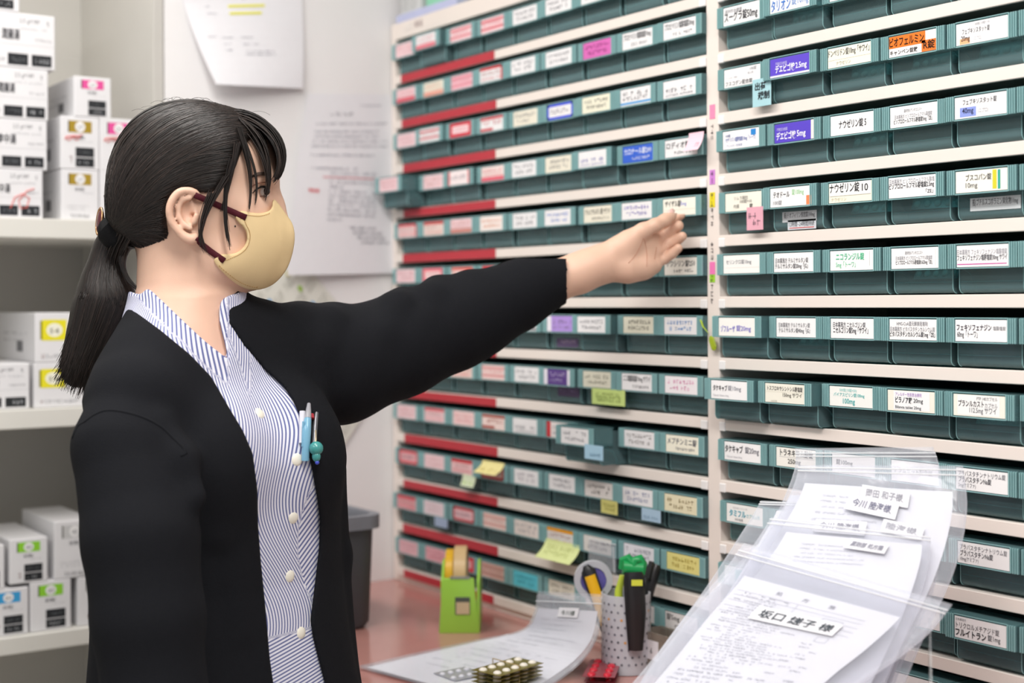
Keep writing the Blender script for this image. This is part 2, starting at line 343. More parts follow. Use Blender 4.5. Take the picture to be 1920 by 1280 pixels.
# right section: (paper, marks, lines).  mark = x0,y0,x1,y1,colour ; line = text,x,y,h,colour,bold,wmax
def Lh(*a): return a
W2 = 'f3f2f2'
RIGHT = {
 2: [(W2, [], [('選択的治療薬', .04, .66, .2, '8a8a90', 0, .55), ('スーグラ錠50mg', .03, .08, .5, '26262c', .012, .92)]),
     (W2, [(.03, .88, .3, 1, 'b9c46a')], [('タリオン', .03, .05, .6, '3574c8', .015, .5), ('錠10mg', .56, .1, .5, '6f95cf', 0, .42)]),
     (W2, [], [('錠', .4, .3, .4, K, 0, .2)]), (W2, [], []), (W2, [], []), (W2, [], [])],
 3: [(W2, [], [('100錠', .72, .74, .2, '909096', 0, .2), ('経口用', .66, .55, .13, 'a5a5aa', 0, .2), ('アレルギー用剤', .04, .45, .12, 'b0b0b5', 0, .35), ('フスコデン配合錠', .04, .06, .24, '4a4a50', .005, .75)]),
     ('5f48c8', [(0, 0, 1, .1, 'e9e6ee')], [('不眠症治療薬', .14, .62, .16, 'cfc8f0', 0, .3), ('デエビゴ錠', .14, .2, .38, 'f4f2fb', .02, .5), ('2.5mg', .66, .2, .36, 'f0eefb', .015, .28)]),
     ('f2efdf', [(.0, .37, 1, .385, 'c9bfa8')], [('ドンペリドン錠10mg「サワイ」', .01, .5, .34, '3a3a3c', .004, .96), ('ナウゼリン', .2, .1, .2, 'b3ac9a', 0, .34)]),
     (W2, [(0, .42, .78, 1, 'ef7a2c'), (.7, .0, 1, .55, 'ea7a33')], [('ビオフェルミン', .01, .5, .42, '2a1c14', .014, .74), ('R錠', .74, .1, .38, '2a1c14', .014, .24), ('キャンペン錠散', .02, .08, .22, '3a3330', .008, .6)]),
     (W2, [(.07, .02, .27, .28, 'f0b98c'), (.7, .04, .702, .98, 'd5d5d8')], [('100錠(10錠×10)', .36, .78, .13, '9a9aa0', 0, .3), ('フェブキソスタット錠', .12, .46, .25, '3c3c44', .004, .54), ('20mg', .1, .08, .3, '40302c', .008, .17), ('(ニプロ)', .34, .1, .17, 'b5b5ba', 0, .16)]),
     (W2, [], [])],
 4: [(W2, [(.78, .62, .92, .95, '2f86cf')], [('100錠', .08, .66, .15, '3b4c8c', .004, .3), ('セチリジン塩酸塩錠10mg「トーワ」', .08, .34, .24, '3d56a4', .006, .84), ('アレルギー性疾患', .1, .1, .14, '8a94b8', 0, .5)]),
     ('5a45c4', [(.93, 0, 1, 1, 'e8e4de')], [('不眠症治療薬', .06, .62, .16, 'cfc8f0', 0, .28), ('デエビゴ錠', .05, .12, .38, 'f4f2fb', .02, .5), ('5mg', .58, .12, .38, 'f0eefb', .015, .22)]),
     (W2, [], [('ナウゼリン錠 5', .2, .3, .4, '2c2c30', .008, .64)]),
     (W2, [], [('選択的β1アンタゴニスト', .3, .66, .15, '77777e', 0, .38), ('日本薬局方 ビソプロロールフマル酸塩錠', .1, .4, .19, '8d8d94', 0, .8), ('ビソプロロールフマル酸塩錠5mg「ZE」', .08, .12, .22, '33333a', .006, .82)]),
     (W2, [(.1, .06, .42, .5, '8f9fe0'), (.88, .04, .882, .98, 'd8d8dc')], [('フェブキソスタット錠', .16, .6, .25, '3c3c44', .006, .66), ('40mg', .15, .14, .3, '2f2f48', .008, .22), ('(ニプロ)', .46, .14, .2, '9a9aa2', 0, .2)]),
     (W2, [], [])],
 5: [('f1eee0', [], [('ツムラ顆粒', .24, .6, .2, '8d8a86', 0, .5), ('100錠×10', .42, .4, .2, '6a6864', 0, .38), ('内服', .24, .15, .2, '7c7a76', 0, .18), ('錠', .68, .12, .22, '4a4844', .01, .1)]),
     (W2, [(.92, .02, 1.06, .5, 'ee8a5c')], [('テオドール', .08, .48, .32, '26262c', .008, .42), ('錠100mg', .56, .52, .3, '8fd08a', 0, .3), ('100錠', .08, .1, .24, '84848a', 0, .26)]),
     ('f1eedd', [(.02, .34, .98, 1, 'f6f5f2'), (.02, .32, .98, .345, 'b9b29c')], [('ナウゼリン錠', .02, .48, .46, '1f1f24', .01, .7), ('10', .78, .5, .44, '1f1f24', .006, .18), ('ナウゼリン', .06, .08, .18, 'c6bfa6', 0, .4)]),
     (W2, [], [('日本薬局方 ビソプロロールフマル酸塩', .02, .68, .22, '9b9ba2', 0, .96), ('ビソプロロールフマル酸塩錠2.5mg', .01, .38, .26, '303038', .008, .96), ('「ZE」', .8, .12, .2, '44444a', .003, .16)]),
     ('f3f1e6', [(.72, .08, .8, .96, 'd7cf3a'), (.82, .06, .87, .95, '3aa692')], [('ブスコパン錠', .2, .52, .28, '3c3c40', .006, .5), ('10mg', .2, .14, .28, '55555a', 0, .24)]),
     (W2, [], [])],
 6: [('f3f2ee', [(.04, .3, 1, .31, 'cfc8ba')], [('セリンクロ錠10mg', .08, .46, .24, '85858c', .003, .7)]),
     (W2, [], [('日本薬局方 テルミサルタン錠', .04, .46, .26, '55555c', .002, .84), ('テルミサルタン錠20mg「JG」', .03, .12, .26, '3a3a42', .006, .84)]),
     (W2, [(.92, .2, .925, .95, 'b5b5b5')], [('ニコランジル錠', .14, .5, .34, '4fc08f', .012, .66), ('5mg「トーワ」', .14, .1, .28, '6ccf9f', .002, .46)]),
     (W2, [(.94, .1, .945, .9, 'c5c5c8')], [('選択的β1アンタゴニスト', .3, .66, .15, '77777e', 0, .38), ('日本薬局方 ビソプロロールフマル酸塩錠', .1, .42, .18, '8d8d94', 0, .78), ('ビソプロロールフマル酸塩錠0.625mg「ZE」', .1, .16, .2, '33333a', .006, .78)]),
     (W2, [(.01, .1, .97, .145, 'c94a9c')], [('日本薬局方 フェキソフェナジン塩酸塩錠', .01, .56, .24, '9a9aa2', 0, .97), ('フェキソフェナジン塩酸塩錠30mg サワイ', .01, .24, .26, '3c3c46', .006, .97)]),
     (W2, [], [])],
 7: [('f2f1ec', [], [('ゾフルーザ', .06, .2, .34, '6a5fc4', .012, .4), ('錠20mg', .5, .2, .32, '7a70c8', .006, .4)]),
     (W2, [], [('日本薬局方 テルミサルタン錠', .06, .5, .24, '66666c', .002, .8), ('テルミサルタン錠40mg「JG」', .06, .18, .24, '4a4a52', .004, .8)]),
     (W2, [], [('日本薬局方 ニセルゴリン錠', .06, .56, .25, '55555c', .003, .76), ('ニセルゴリン錠5mg「サワイ」', .06, .2, .3, '2f2f36', .008, .82)]),
     (W2, [], [('HMG-CoA還元酵素阻害剤', .16, .68, .2, '85858c', 0, .66), ('日本薬局方 ピタバスタチンカルシウム錠', .02, .4, .22, '85858c', 0, .95), ('ピタバスタチンカルシウム錠1mg「ZE」', .01, .1, .24, '33333a', .008, .96)]),
     ('f5f5f6', [], [('フェキソフェナジン', .03, .5, .28, '33283a', .014, .68), ('塩酸塩錠', .74, .52, .18, '6a6a70', 0, .24), ('60mg「トーワ」', .04, .12, .3, '44444c', .004, .4)]),
     (W2, [], [])],
 8: [(W2, [], [('タケキャブ', .06, .42, .3, '26262c', .016, .4), ('錠10mg', .48, .42, .28, '8f8f98', .004, .36), ('Takecab Tablets 10mg', .06, .1, .13, 'a9a9b0', 0, .44)]),
     ('f1eee0', [(0, .55, 1, .56, 'd5cfbd')], [('トスフロキサシントシル酸塩錠', .06, .62, .24, '3c3c40', .006, .9), ('150mg サワイ', .46, .28, .22, '55534c', .004, .48), ('トスフロ', .16, .02, .1, '6e6b5e', .004, .2)]),
     ('f3f3ee', [], [('500錠(10錠×50)', .24, .72, .16, '8fcfcd', 0, .4), ('バイアスピリン錠100mg', .1, .46, .19, '4db8b6', .004, .72), ('100mg', .32, .06, .32, '3fb0b0', .006, .28)]),
     ('f2eee0', [(.13, .06, .9, .97, 'f4f4f4')], [('アレルギー性疾患治療剤', .17, .72, .17, 'b48fcf', 0, .56), ('ビラノア錠', .17, .38, .28, '26262c', .016, .36), ('20mg', .56, .38, .24, '33333a', .006, .2), ('Bilanoa tablet 20mg', .17, .08, .17, '33333a', .004, .6)]),
     ('f1efe2', [(.08, .05, .9, .98, 'f4f4f2')], [('PTP 140カプセル', .46, .76, .17, '6a6a70', 0, .4), ('プランルカスト', .1, .44, .28, '3a3036', .012, .5), ('カプセル', .62, .44, .22, '7c7c84', 0, .24), ('112.5mg サワイ', .32, .1, .28, '5c5c64', .003, .52)]),
     (W2, [], [])],
 9: [(W2, [], [('タケキャブ', .02, .4, .38, '26262c', .018, .5), ('錠20mg', .58, .38, .36, '70707a', .006, .38), ('Takecab Tablets 20mg', .06, .1, .13, 'a9a9b0', 0, .44)]),
     ('f2f0e8', [(.08, .5, .98, .51, '8a8a90')], [('トラネキサム酸錠', .1, .56, .34, '33333a', .01, .84), ('250mg', .3, .1, .3, '3a3a40', .006, .4)]),
     (W2, [], [('錠100mg', .1, .4, .26, '55555c', .004, .6)]), (W2, [], [('トラムセット配合錠', .08, .4, .26, '55555c', .004, .8)]),
     (W2, [], [('プラバスタチンナトリウム錠', .04, .64, .24, '6a6a72', .002, .92), ('プラバスタチンNa錠', .05, .34, .26, '44444c', .008, .64), ('5mg(ケミファ)', .05, .08, .2, '6a6a72', .002, .34)]),
     (W2, [], [])],
 10: [('f1f1ee', [], [('A型又はB型インフルエンザ用', .18, .74, .1, 'a5a5aa', 0, .4), ('タミフル', .08, .3, .36, '2f9fb5', .02, .46), ('カプセル75', .56, .34, .22, '7cc3cf', .004, .36), ('中外製薬', .24, .08, .14, '8d8d90', .004, .26)]),
     (W2, [], []), (W2, [], []), (W2, [], []),
     (W2, [], [('プラバスタチンナトリウム錠', .04, .64, .24, '77777e', .002, .92), ('プラバスタチンNa錠', .05, .34, .26, '55555c', .008, .64), ('10mg(ケミファ)', .05, .08, .2, '77777e', .002, .36)]),
     (W2, [], [])],
 11: [('dfeeee', [(.3, .1, 1, .9, '36b3b0')], []), (W2, [], []), (W2, [], []), (W2, [], []),
     (W2, [], [('日本薬局方', .03, .8, .12, '77777e', 0, .2), ('トリクロルメチアジド錠', .03, .46, .27, '55555c', .003, .84), ('フルイトラン', .02, .1, .32, '26262c', .02, .6), ('錠1mg', .65, .1, .28, '55555c', .004, .24)]),
     (W2, [], [])],
 12: [(W2, [], []), (W2, [], []), (W2, [], []), (W2, [], []), (W2, [], [('錠', .4, .3, .4, K, 0, .2)]), (W2, [], [])],
}
COLNAME = {PK: 'pale pink', WH: 'white', CR: 'cream', W2: 'white', 'd53345': 'red', '3762cc': 'blue with white print', 'd569b4': 'magenta', '5a3f87': 'dark purple', 'b294dc': 'light purple',
           '5f48c8': 'violet', '5a45c4': 'violet', 'e3d98a': 'yellow', '5fc3d6': 'cyan', 'd7303f': 'red', 'e8707f': 'rose', 'dfeeee': 'cyan printed'}
def colname(h):
    if h in COLNAME: return COLNAME[h]
    r, g, b = (int(h[i:i + 2], 16) for i in (0, 2, 4))
    if r - g > 14: return 'pink'
    if r - b > 9: return 'cream'
    return 'white'
ORD = ['zeroth', 'first', 'second', 'third', 'fourth', 'fifth', 'sixth', 'seventh', 'eighth', 'ninth', 'tenth', 'eleventh', 'twelfth']
PULL = {('L', 4, 1): .036, ('L', 9, 7): .045, ('L', 7, 7): .014, ('R', 8, 1): .026, ('R', 8, 2): .017, ('L', 1, 2): .012, ('L', 3, 2): .006, ('R', 7, 1): .012, ('R', 5, 2): .009, ('R', 8, 5): .008,
        ('L', 8, 6): .008, ('L', 4, 3): .008, ('R', 2, 2): .009, ('R', 3, 2): .006, ('R', 8, 4): .006, ('L', 8, 1): .002, ('L', 4, 7): .008, ('L', 5, 6): .006, ('R', 11, 5): .006, ('L', 6, 9): .002}
DRAWERS = {}; ROOTS = {}
def scribbled_label(mb, S, spec, seed):
    bgc, kind, c, t = spec; off = .00028; r = random.Random(seed)
    def R(x0, y0, x1, y1, m): mb.rect(S, x0 * LW, y0 * LH, x1 * LW, y1 * LH, m, off)
    def scr(y, h, x0=.08, w=.84, cc=None): mb.scribble(S, x0 * LW, y * LH, w * LW, h * LH, ink(cc or c), off + .0001, .9, seed=r.random())
    if kind == 'txt':
        mb.text(S, t, .05 * LW, .46 * LH, .36 * LH, ink(c), off + .0001, wmax=.9 * LW, bold=.012); scr(.14, .18, .3, .6)
    elif kind == 'txt2':
        mb.text(S, 'ザイザル錠', .06 * LW, .5 * LH, .36 * LH, ink('26262c'), off + .0001, wmax=.5 * LW, bold=.014); mb.text(S, '5mg', .55 * LW, .5 * LH, .26 * LH, ink('5a6fd8'), off + .0001); R(.02, .33, 1, .345, ink('c9bfa8'))
    elif kind == 'top': R(0, .78, 1, 1, ink(c)); scr(.42, .26, cc='b98a88'); scr(.12, .18)
    elif kind == 'bot': R(0, 0, 1, .3, ink(c)); scr(.6, .22); scr(.36, .14)
    elif kind == 'topright': R(0, .82, 1, 1, ink(c)); R(.92, 0, 1, 1, ink(c)); scr(.42, .3, cc='b98a88'); scr(.12, .18)
    elif kind == 'stripes': R(0, .72, 1, .86, ink(c)); R(0, .2, 1, .34, ink(c)); scr(.46, .2)
    elif kind == 'bars': R(0, .8, 1, .97, ink(c)); R(0, .04, .55, .22, ink(c)); scr(.4, .3)
    elif kind == 'frame': R(.12, .24, .88, .78, ink(c)); scr(.4, .24, .2, .6, 'd9848c')
    elif kind in ('border', 'lr'):
        R(0, 0, .07, 1, ink(c)); R(.93, 0, 1, 1, ink(c))
        if kind == 'border': R(0, .84, 1, 1, ink(c)); R(0, 0, 1, .16, ink(c))
        scr(.36, .3, .14, .7, '7d7486')
    elif kind == 'under': R(0, .06, 1, .18, ink(c)); scr(.58, .24, cc='55555c'); scr(.28, .24, cc='55555c')
    elif kind == 'left': R(0, 0, .16, 1, ink(c)); scr(.5, .24, .24, .7, '7b6f8a'); scr(.18, .18, .24, .6, '7b6f8a')
    elif kind == 'side': R(0, 0, .14, 1, ink(c)); R(.9, 0, 1, 1, ink(c)); scr(.55, .28, .22, .6, 'cbbfe2'); scr(.2, .2, .22, .5, 'cbbfe2')
    elif kind == 'low': scr(.3, .24); scr(.08, .14)
    else: scr(.56, .24); scr(.2, .24, .16, .7)
def real_label(mb, S, spec, seed):
    bgc, marks, lines = spec
    for x0, y0, x1, y1, c in marks: mb.rect(S, x0 * LW, y0 * LH, x1 * LW, y1 * LH, ink(c), .00025)
    for t, x, y, h, c, b, wm in lines: mb.text(S, t, x * LW, y * LH, h * LH, ink(c), .0005, width=None, wmax=wm * LW, bold=b * 1.3, res=2)
    for t, x, y, h, c, b, wm in lines: pass
def place_drawer(sec, k, i, spec):
    x = (LX0 if sec == 'L' else RX0) + DW * (i - .5); p = PULL.get((sec, k, i), 0) + .0022 * math.sin(k * 3.7 + i * 5.1)
    side = 'left' if sec == 'L' else 'right'
    colr = colname(spec[0])
    # row 1 of the cabinet is above the frame on the right; rows are counted from the top shelf
    lab = f'teal drawer, {colr} label, {ORD[i]} from left in {ORD[k]} row, {side} section'
    if PULL.get((sec, k, i), 0) > .02: lab = f'pulled out teal drawer with {colr} label in {ORD[k]} row, {side} section'
    loc = (x, -p, zr(k) + .0002)
    t = thing('cassette_bin', loc, lab, 'drawer', 'teal medicine drawers')
    for o in (BIN, FRONT):
        c = o.copy(); COL.objects.link(c); c.parent = t
    ROOTS[(sec, k, i)] = t
    S = label_sheet(loc); mb = MB()
    mb.box((loc[0] - LW / 2, loc[1] - .0079, loc[2] + .0312), (loc[0] + LW / 2, loc[1] - .0074, loc[2] + .0312 + LH), paper(spec[0]))
    (scribbled_label if sec == 'L' else real_label)(mb, S, spec, k * 31 + i)
    mb.build('label', t); DRAWERS[(sec, k, i)] = loc
for k in range(1, 13):
    for i in range(1, 10): place_drawer('L', k, i, LEFT[k][i - 1])
    if k > 1:
        for i in range(1, 7): place_drawer('R', k, i, RIGHT[k][i - 1])
bpy.data.objects.remove(BIN); bpy.data.objects.remove(FRONT)
# ------------------------------------------------------------------ counter
CZ = 0.851
def ground(px, py, z=CZ): return on(px, py, 2, z)
def counter():
    c = thing('pink_counter', (-0.9, -0.02, 0), 'glossy pink laminate counter carrying the drawer cabinet', 'counter')
    MB().box((-2.379, -.405, CZ - .03), (0.25, .374, CZ), mat('pink_laminate', 'bd8880', 0.16, 0.55, 0.05, 30), .002).build('worktop', c)
    MB().box((-2.379, -.37, .08), (0.25, .374, CZ - .0305), mat('counter_front', 'd9cfc8', 0.5), .002).build('base_cabinet', c)
    MB().box((-2.379, -.33, 0), (0.25, .374, .0795), mat('counter_kick', '57514d', 0.6)).build('kick_board', c)
counter()

# ------------------------------------------------------------------ the storage shelf behind her
SHX = -2.40                                                    # plane of the box fronts
def shelf_unit():
    y0, y1 = -1.75, -.452; xb = -2.776
    s = thing('storage_shelf', (-2.58, (y0 + y1) / 2, 0), 'white open storage shelf holding medicine boxes by the back wall', 'shelf')
    W = mat('shelf_white', 'dcdad3', 0.5, 0.4, 0.03, 10)
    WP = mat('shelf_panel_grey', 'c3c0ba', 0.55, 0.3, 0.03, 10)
    MB().box((xb, y1 - .018, 0), (-2.382, y1, 2.4), WP, .001).build('side_panel', s)
    MB().box((xb, y0, 0), (-2.382, y0 + .018, 2.4), W, .001).build('side_panel', s)
    MB().box((xb - .012, y0, 0), (xb, y1, 2.4), WP).build('back_panel', s)
    MB().box((xb, y0, 2.4), (-2.382, y1, 2.425), W, .001).build('top_board', s)
    for py0, py1, px in ((409, 446, 60), (768, 804, 40), (1190, 1222, 60)):
        a = on(px, py0, 0, -2.385)[2]; b = on(px, py1, 0, -2.385)[2]
        MB().box((xb, y0 + .018, b), (-2.385, y1 - .0185, a), W, .0015).build('shelf_board', s)
        SHZ.append(a)
    for z in (.42, .1): MB().box((xb, y0 + .018, z - .025), (-2.385, y1 - .0185, z), W, .0015).build('shelf_board', s)
SHZ = []
shelf_unit()
BOXW = mat('carton_white', 'e2e1e3', 0.45, 0.4, 0.02, 50)
BLK = ink('2c2e31')
def carton(name, x0, y0, x1, y1, label, art, dep=.19, rest=None, xf=SHX, group=None, yaw=0.0):
    a = on(x0, y1, 0, xf); b = on(x1, y0, 0, xf); ya, yb = a[1], b[1]; za, zb = a[2], b[2]
    if rest is not None: rest += .0006; zb += rest - za; za = rest
    w, h = yb - ya, zb - za
    o = np.array([xf, ya, za]); mb = MB()
    rot = Matrix.Rotation(yaw, 3, 'Z'); T = lambda p: o + np.array(rot @ Vector((p[0], p[1], p[2])))
    vs = [T((i * -dep, j * w, k * h)) for i in (0, 1) for j in (0, 1) for k in (0, 1)]
    bm = bmesh.new(); vv = [bm.verts.new(v) for v in vs]
    for f in ((0, 1, 3, 2), (4, 6, 7, 5), (0, 4, 5, 1), (2, 3, 7, 6), (1, 5, 7, 3), (0, 2, 6, 4)): bm.faces.new([vv[i] for i in f])
    bmesh.ops.recalc_face_normals(bm, faces=list(bm.faces)); bmesh.ops.bevel(bm, geom=list(bm.edges), offset=.0012, segments=1, affect='EDGES'); mb.bm(bm, BOXW)
    S = lambda x, y, off=0.0: T((off + .0002, x * w, y * h)); SL = lambda x, y, off=0.0: T((-dep + x * dep, -off - .0002, y * h))
    ST = lambda x, y, off=0.0: T((-dep + y * dep, x * w, h + off + .0002))
    if art[0] == 'wide':
        mb.text(S, '2.5 g×189', .40, .80, .10, ink('55555b'), width=.34); mb.text(S, '包', .86, .80, .09, ink('55555b'), width=.04)
        mb.text(S, art[1], art[2], .50, .18, ink('2f2f35'), width=art[3], bold=.02)
        mb.scribble(S, .66, .50, .28, .05, ink('8a8a90'), ch=.04); mb.scribble(S, .4, .70, .5, .04, ink('a5a5aa'), ch=.035)
        mb.rect(S, .0, .42, 1, .425, ink('b8b8bc'), .0001)
        for k, xx in enumerate((.20, .60)):
            mb.rect(S, xx, .05, xx + .34, .26, BLK, .0001); mb.scribble(S, xx + .06, .11, .24, .08, ink('b9bbbf' if k else '6f7276'), .0002, ch=.05)
        mb.scribble(S, .0, .1, .16, .08, ink('8a8a90'), ch=.04)
    elif art[0] == 'num':
        _, num, colr, full = art[:4]
        mb.rect(S, .22, .70, .80, .92, ink(colr), .0001); mb.rect(S, .19, .70, .22, .92, ink('3a3425'), .0001)
        q = [(.5 + .13 * math.cos(a) * (h / w if h < w else 1), .81 + .10 * math.sin(a)) for a in np.linspace(0, 2 * math.pi, 20, endpoint=False)]
        mb.add([S(x, y, .0002) for x, y in q], [tuple(range(20))], ink('efeeee'))
        mb.text(S, num, .5, .76, .10, ink('55555b'), .0004, align='c', width=.15)
        mb.text(S, art[4] if len(art) > 4 else '漢方顆粒', .36, .57, .07, ink('55555b'), .0001, width=.26)
        mb.scribble(S, .55, .52, .3, .025, ink('a5a5aa'), ch=.03)
        if full == 'dark':
            mb.rect(S, .38, .24, .86, .42, BLK, .0001); mb.rect(S, .38, .05, .86, .22, BLK, .0001)
            mb.scribble(S, .46, .30, .32, .05, ink('6f7276'), .0002); mb.scribble(S, .46, .10, .32, .06, ink('b9bbbf'), .0002)
            mb.scribble(S, .22, .12, .1, .12, ink('8a6a6a'), .0002)
        else:
            mb.scribble(S, .15, .26, .6, .03, ink('b0b0b4')); mb.scribble(S, .15, .2, .5, .03, ink('b0b0b4'))
            mb.text(S, 'TSUMURA', .24, .04, .08, ink('5c5c60'), .0001, width=.5)
    elif art[0] == 'sq':
        mb.rect(S, .14, .44, .62, .86, ink('e6dc2c'), .0001); mb.rect(S, .10, .46, .14, .84, ink('8a8320'), .0001)
        q = [(.38 + .16 * math.cos(a), .65 + .14 * math.sin(a)) for a in np.linspace(0, 2 * math.pi, 20, endpoint=False)]
        mb.add([S(x, y, .0002) for x, y in q], [tuple(range(20))], ink('f1efdd'))
        mb.text(S, art[1], .38, .58, .13, ink('55553b'), .0004, align='c', width=.18)
        mb.scribble(S, .2, .08, .7, .09, ink('98989c'), ch=.07); mb.scribble(S, .12, .08, .08, .1, ink('8a6a6a'))
    if art[-1] == 'red':                                       # red pencil marks
        for pts in ((((.40, .2), (.48, .42), (.62, .5), (.75, .42), (.7, .22), (.58, .2), (.55, .36), (.7, .56), (.84, .62)),) if art[0] == 'wide' else (((.10, .56), (.2, .62), (.3, .60), (.2, .54), (.12, .6), (.35, .64), (.5, .60), (.4, .55), (.3, .6), (.56, .66)),)):
            mb.tube([S(x, y, .0006) for x, y in pts], .0009, ink('e0716c'), 5)
    mb.scribble(SL, .2, .55, .6, .05, ink('a0a0a4'), .0001); mb.scribble(SL, .2, .4, .5, .05, ink('a0a0a4'), .0001); mb.rect(SL, .55, .2, .7, .42, ink('77777a'), .0001)
    base = o + np.array(rot @ Vector((-dep / 2, w / 2, 0)))
    ob = mb.build(name, origin=base); return tag(ob, label, 'box', group), zb
G = 'white medicine cartons on the storage shelf'
z = SHZ[0]
_, z = carton('medicine_carton', -22, 322, 80, 409, 'wide white carton with red pencil scrawl, bottom of the left stack, upper shelf', ('wide', '大建中湯', -.02, .42, 'red'), rest=z, group=G)
_, z = carton('medicine_carton', -18, 235, 88, 322, 'wide white carton second from bottom of the left stack, upper shelf', ('wide', '大建中湯', .0, .45), rest=z, group=G)
_, z = carton('medicine_carton', -14, 147, 90, 235, 'wide white carton third from bottom of the left stack, upper shelf', ('wide', '潤腸湯', .1, .30), rest=z, group=G)
_, z = carton('medicine_carton', -8, 55, 103, 147, 'wide white carton just under the blue tagged carton, upper shelf', ('wide', '潤腸湯', .1, .30), rest=z, group=G)
carton('medicine_carton', -40, -40, 36, 52, 'white carton with blue number tag on top of the left stack', ('num', '51', '3aa9dc', 'dark'), rest=z, group=G)
z = SHZ[0]
_, z1 = carton('medicine_carton', 115, 315, 185, 406, 'white carton with gold 27 tag standing on the upper shelf board', ('num', '27', 'a58a2e', 'plain'), rest=z, group=G)
_, z2 = carton('medicine_carton', 114, 220, 186, 314, 'white carton with gold 27 tag stacked above another gold tagged one', ('num', '27', 'a58a2e', 'dark', '漢方顆粒', 'red'), rest=z1, group=G)
carton('medicine_carton', 187.5, 315, 258, 406, 'white carton mostly behind her head, lower one on upper shelf', ('num', '29', 'e0559a', 'plain'), rest=z, group=G)
carton('medicine_carton', 187.5, 220, 258, 314, 'white carton with pink tag partly hidden by her hair', ('num', '29', 'e0559a', 'dark', '漢方顆粒', 'red'), rest=z1, group=G)
carton('medicine_carton', 139, 150, 208, 220, 'white carton with pink 29 tag on top of the gold tagged cartons', ('num', '29', 'e0559a', 'dark'), rest=z2, group=G)
z = SHZ[1]
_, z1 = carton('medicine_carton', -60, 672, 55, 762, 'wide white carton on middle shelf under the slit open box', ('wide', '大建中湯', .1, .4), rest=z, group=G)
_, z2 = carton('medicine_carton', 64, 675, 158, 762, 'white carton with yellow tag, lower one beside her ponytail', ('sq', '54'), rest=z, group=G)
carton('medicine_carton', 66, 580, 160, 674, 'white carton with yellow 54 tag and slit side panel', ('sq', '54'), rest=z2, group=G, dep=.24)
z = SHZ[2]
_, z1 = carton('medicine_carton', -22, 1085, 53, 1182, 'white carton with blue tag on the lowest visible shelf', ('num', '30', '3f9fd6', 'dark'), rest=z, group=G)
_, z2 = carton('medicine_carton', 57, 1080, 133, 1182, 'white carton with green 43 tag, lower one on lowest shelf', ('num', '43', '8fcf3a', 'dark'), rest=z, group=G)
_, z3 = carton('medicine_carton', 146, 1082, 226, 1182, 'plain white carton behind her right arm on lowest shelf', ('num', '43', 'dedede', 'dark'), rest=z, group=G)
carton('medicine_carton', 18, 967, 89, 1057, 'white carton with green 43 tag stacked on the lower green tagged one', ('num', '43', '8fcf3a', 'dark'), rest=max(z1, z2), group=G)
carton('medicine_carton', -62, 967, 8, 1057, 'white carton cut by the left picture edge above the blue tagged carton', ('num', '30', '3f9fd6', 'dark'), rest=z1, group=G)
carton('medicine_carton', 102, 965, 178, 1080, 'white carton with worn wrapper leaning behind her sleeve', ('num', '43', 'c9c9c9', 'plain'), rest=max(z2, z3), group=G)
carton('medicine_carton', 140, 1255, 210, 1340, 'white carton on the shelf below the blue tagged carton', ('num', '43', 'c95a6a', 'dark'), rest=.421, group=G)

# ------------------------------------------------------------------ papers on the back wall
def px_sheet(rows, w, h, xw=None, side=-1):
    """a sheet through pixel rows (left point, right point, top to bottom), each point with its depth or its stand-off from the wall"""
    L = []; Rr = []
    for (lx, ly, lo), (rx, ry, ro) in rows:
        for q, (x, y, o) in ((L, (lx, ly, lo)), (Rr, (rx, ry, ro))): q.append(on(x, y, 0, xw + o) if xw is not None else P(x, y, o))
    L = np.array(L); Rr = np.array(Rr); n = len(rows) - 1
    def cm(A, t):
        t = min(max(t, 0), 1) * n; i = min(int(t), n - 1); f = t - i
        p0, p1, p2, p3 = A[max(i - 1, 0)], A[i], A[i + 1], A[min(i + 2, n)]
        return .5 * ((2 * p1) + (-p0 + p2) * f + (2 * p0 - 5 * p1 + 4 * p2 - p3) * f * f + (-p0 + 3 * p1 - 3 * p2 + p3) * f ** 3)
    def base(x, y): t = 1 - y / h; return cm(L, t) * (1 - x / w) + cm(Rr, t) * (x / w)
    def S(x, y, off=0.0):
        p = base(x, y)
        if off == 0: return p
        e = 1e-3; a = base(x + e, y) - p; b = base(x, y + e) - p; nn = np.cross(a, b); nn /= np.linalg.norm(nn)
        if np.dot(nn, p - CAM) > 0: nn = -nn
        return p + nn * off
    return S
def sheet_paper(mb, S, w, h, m, n=10, k=16): mb.rect(S, 0, 0, w, h, m, 0, n, k)
PAP = mat('white_paper', 'e9e8ec', 0.7, 0.2, 0.02, 60)
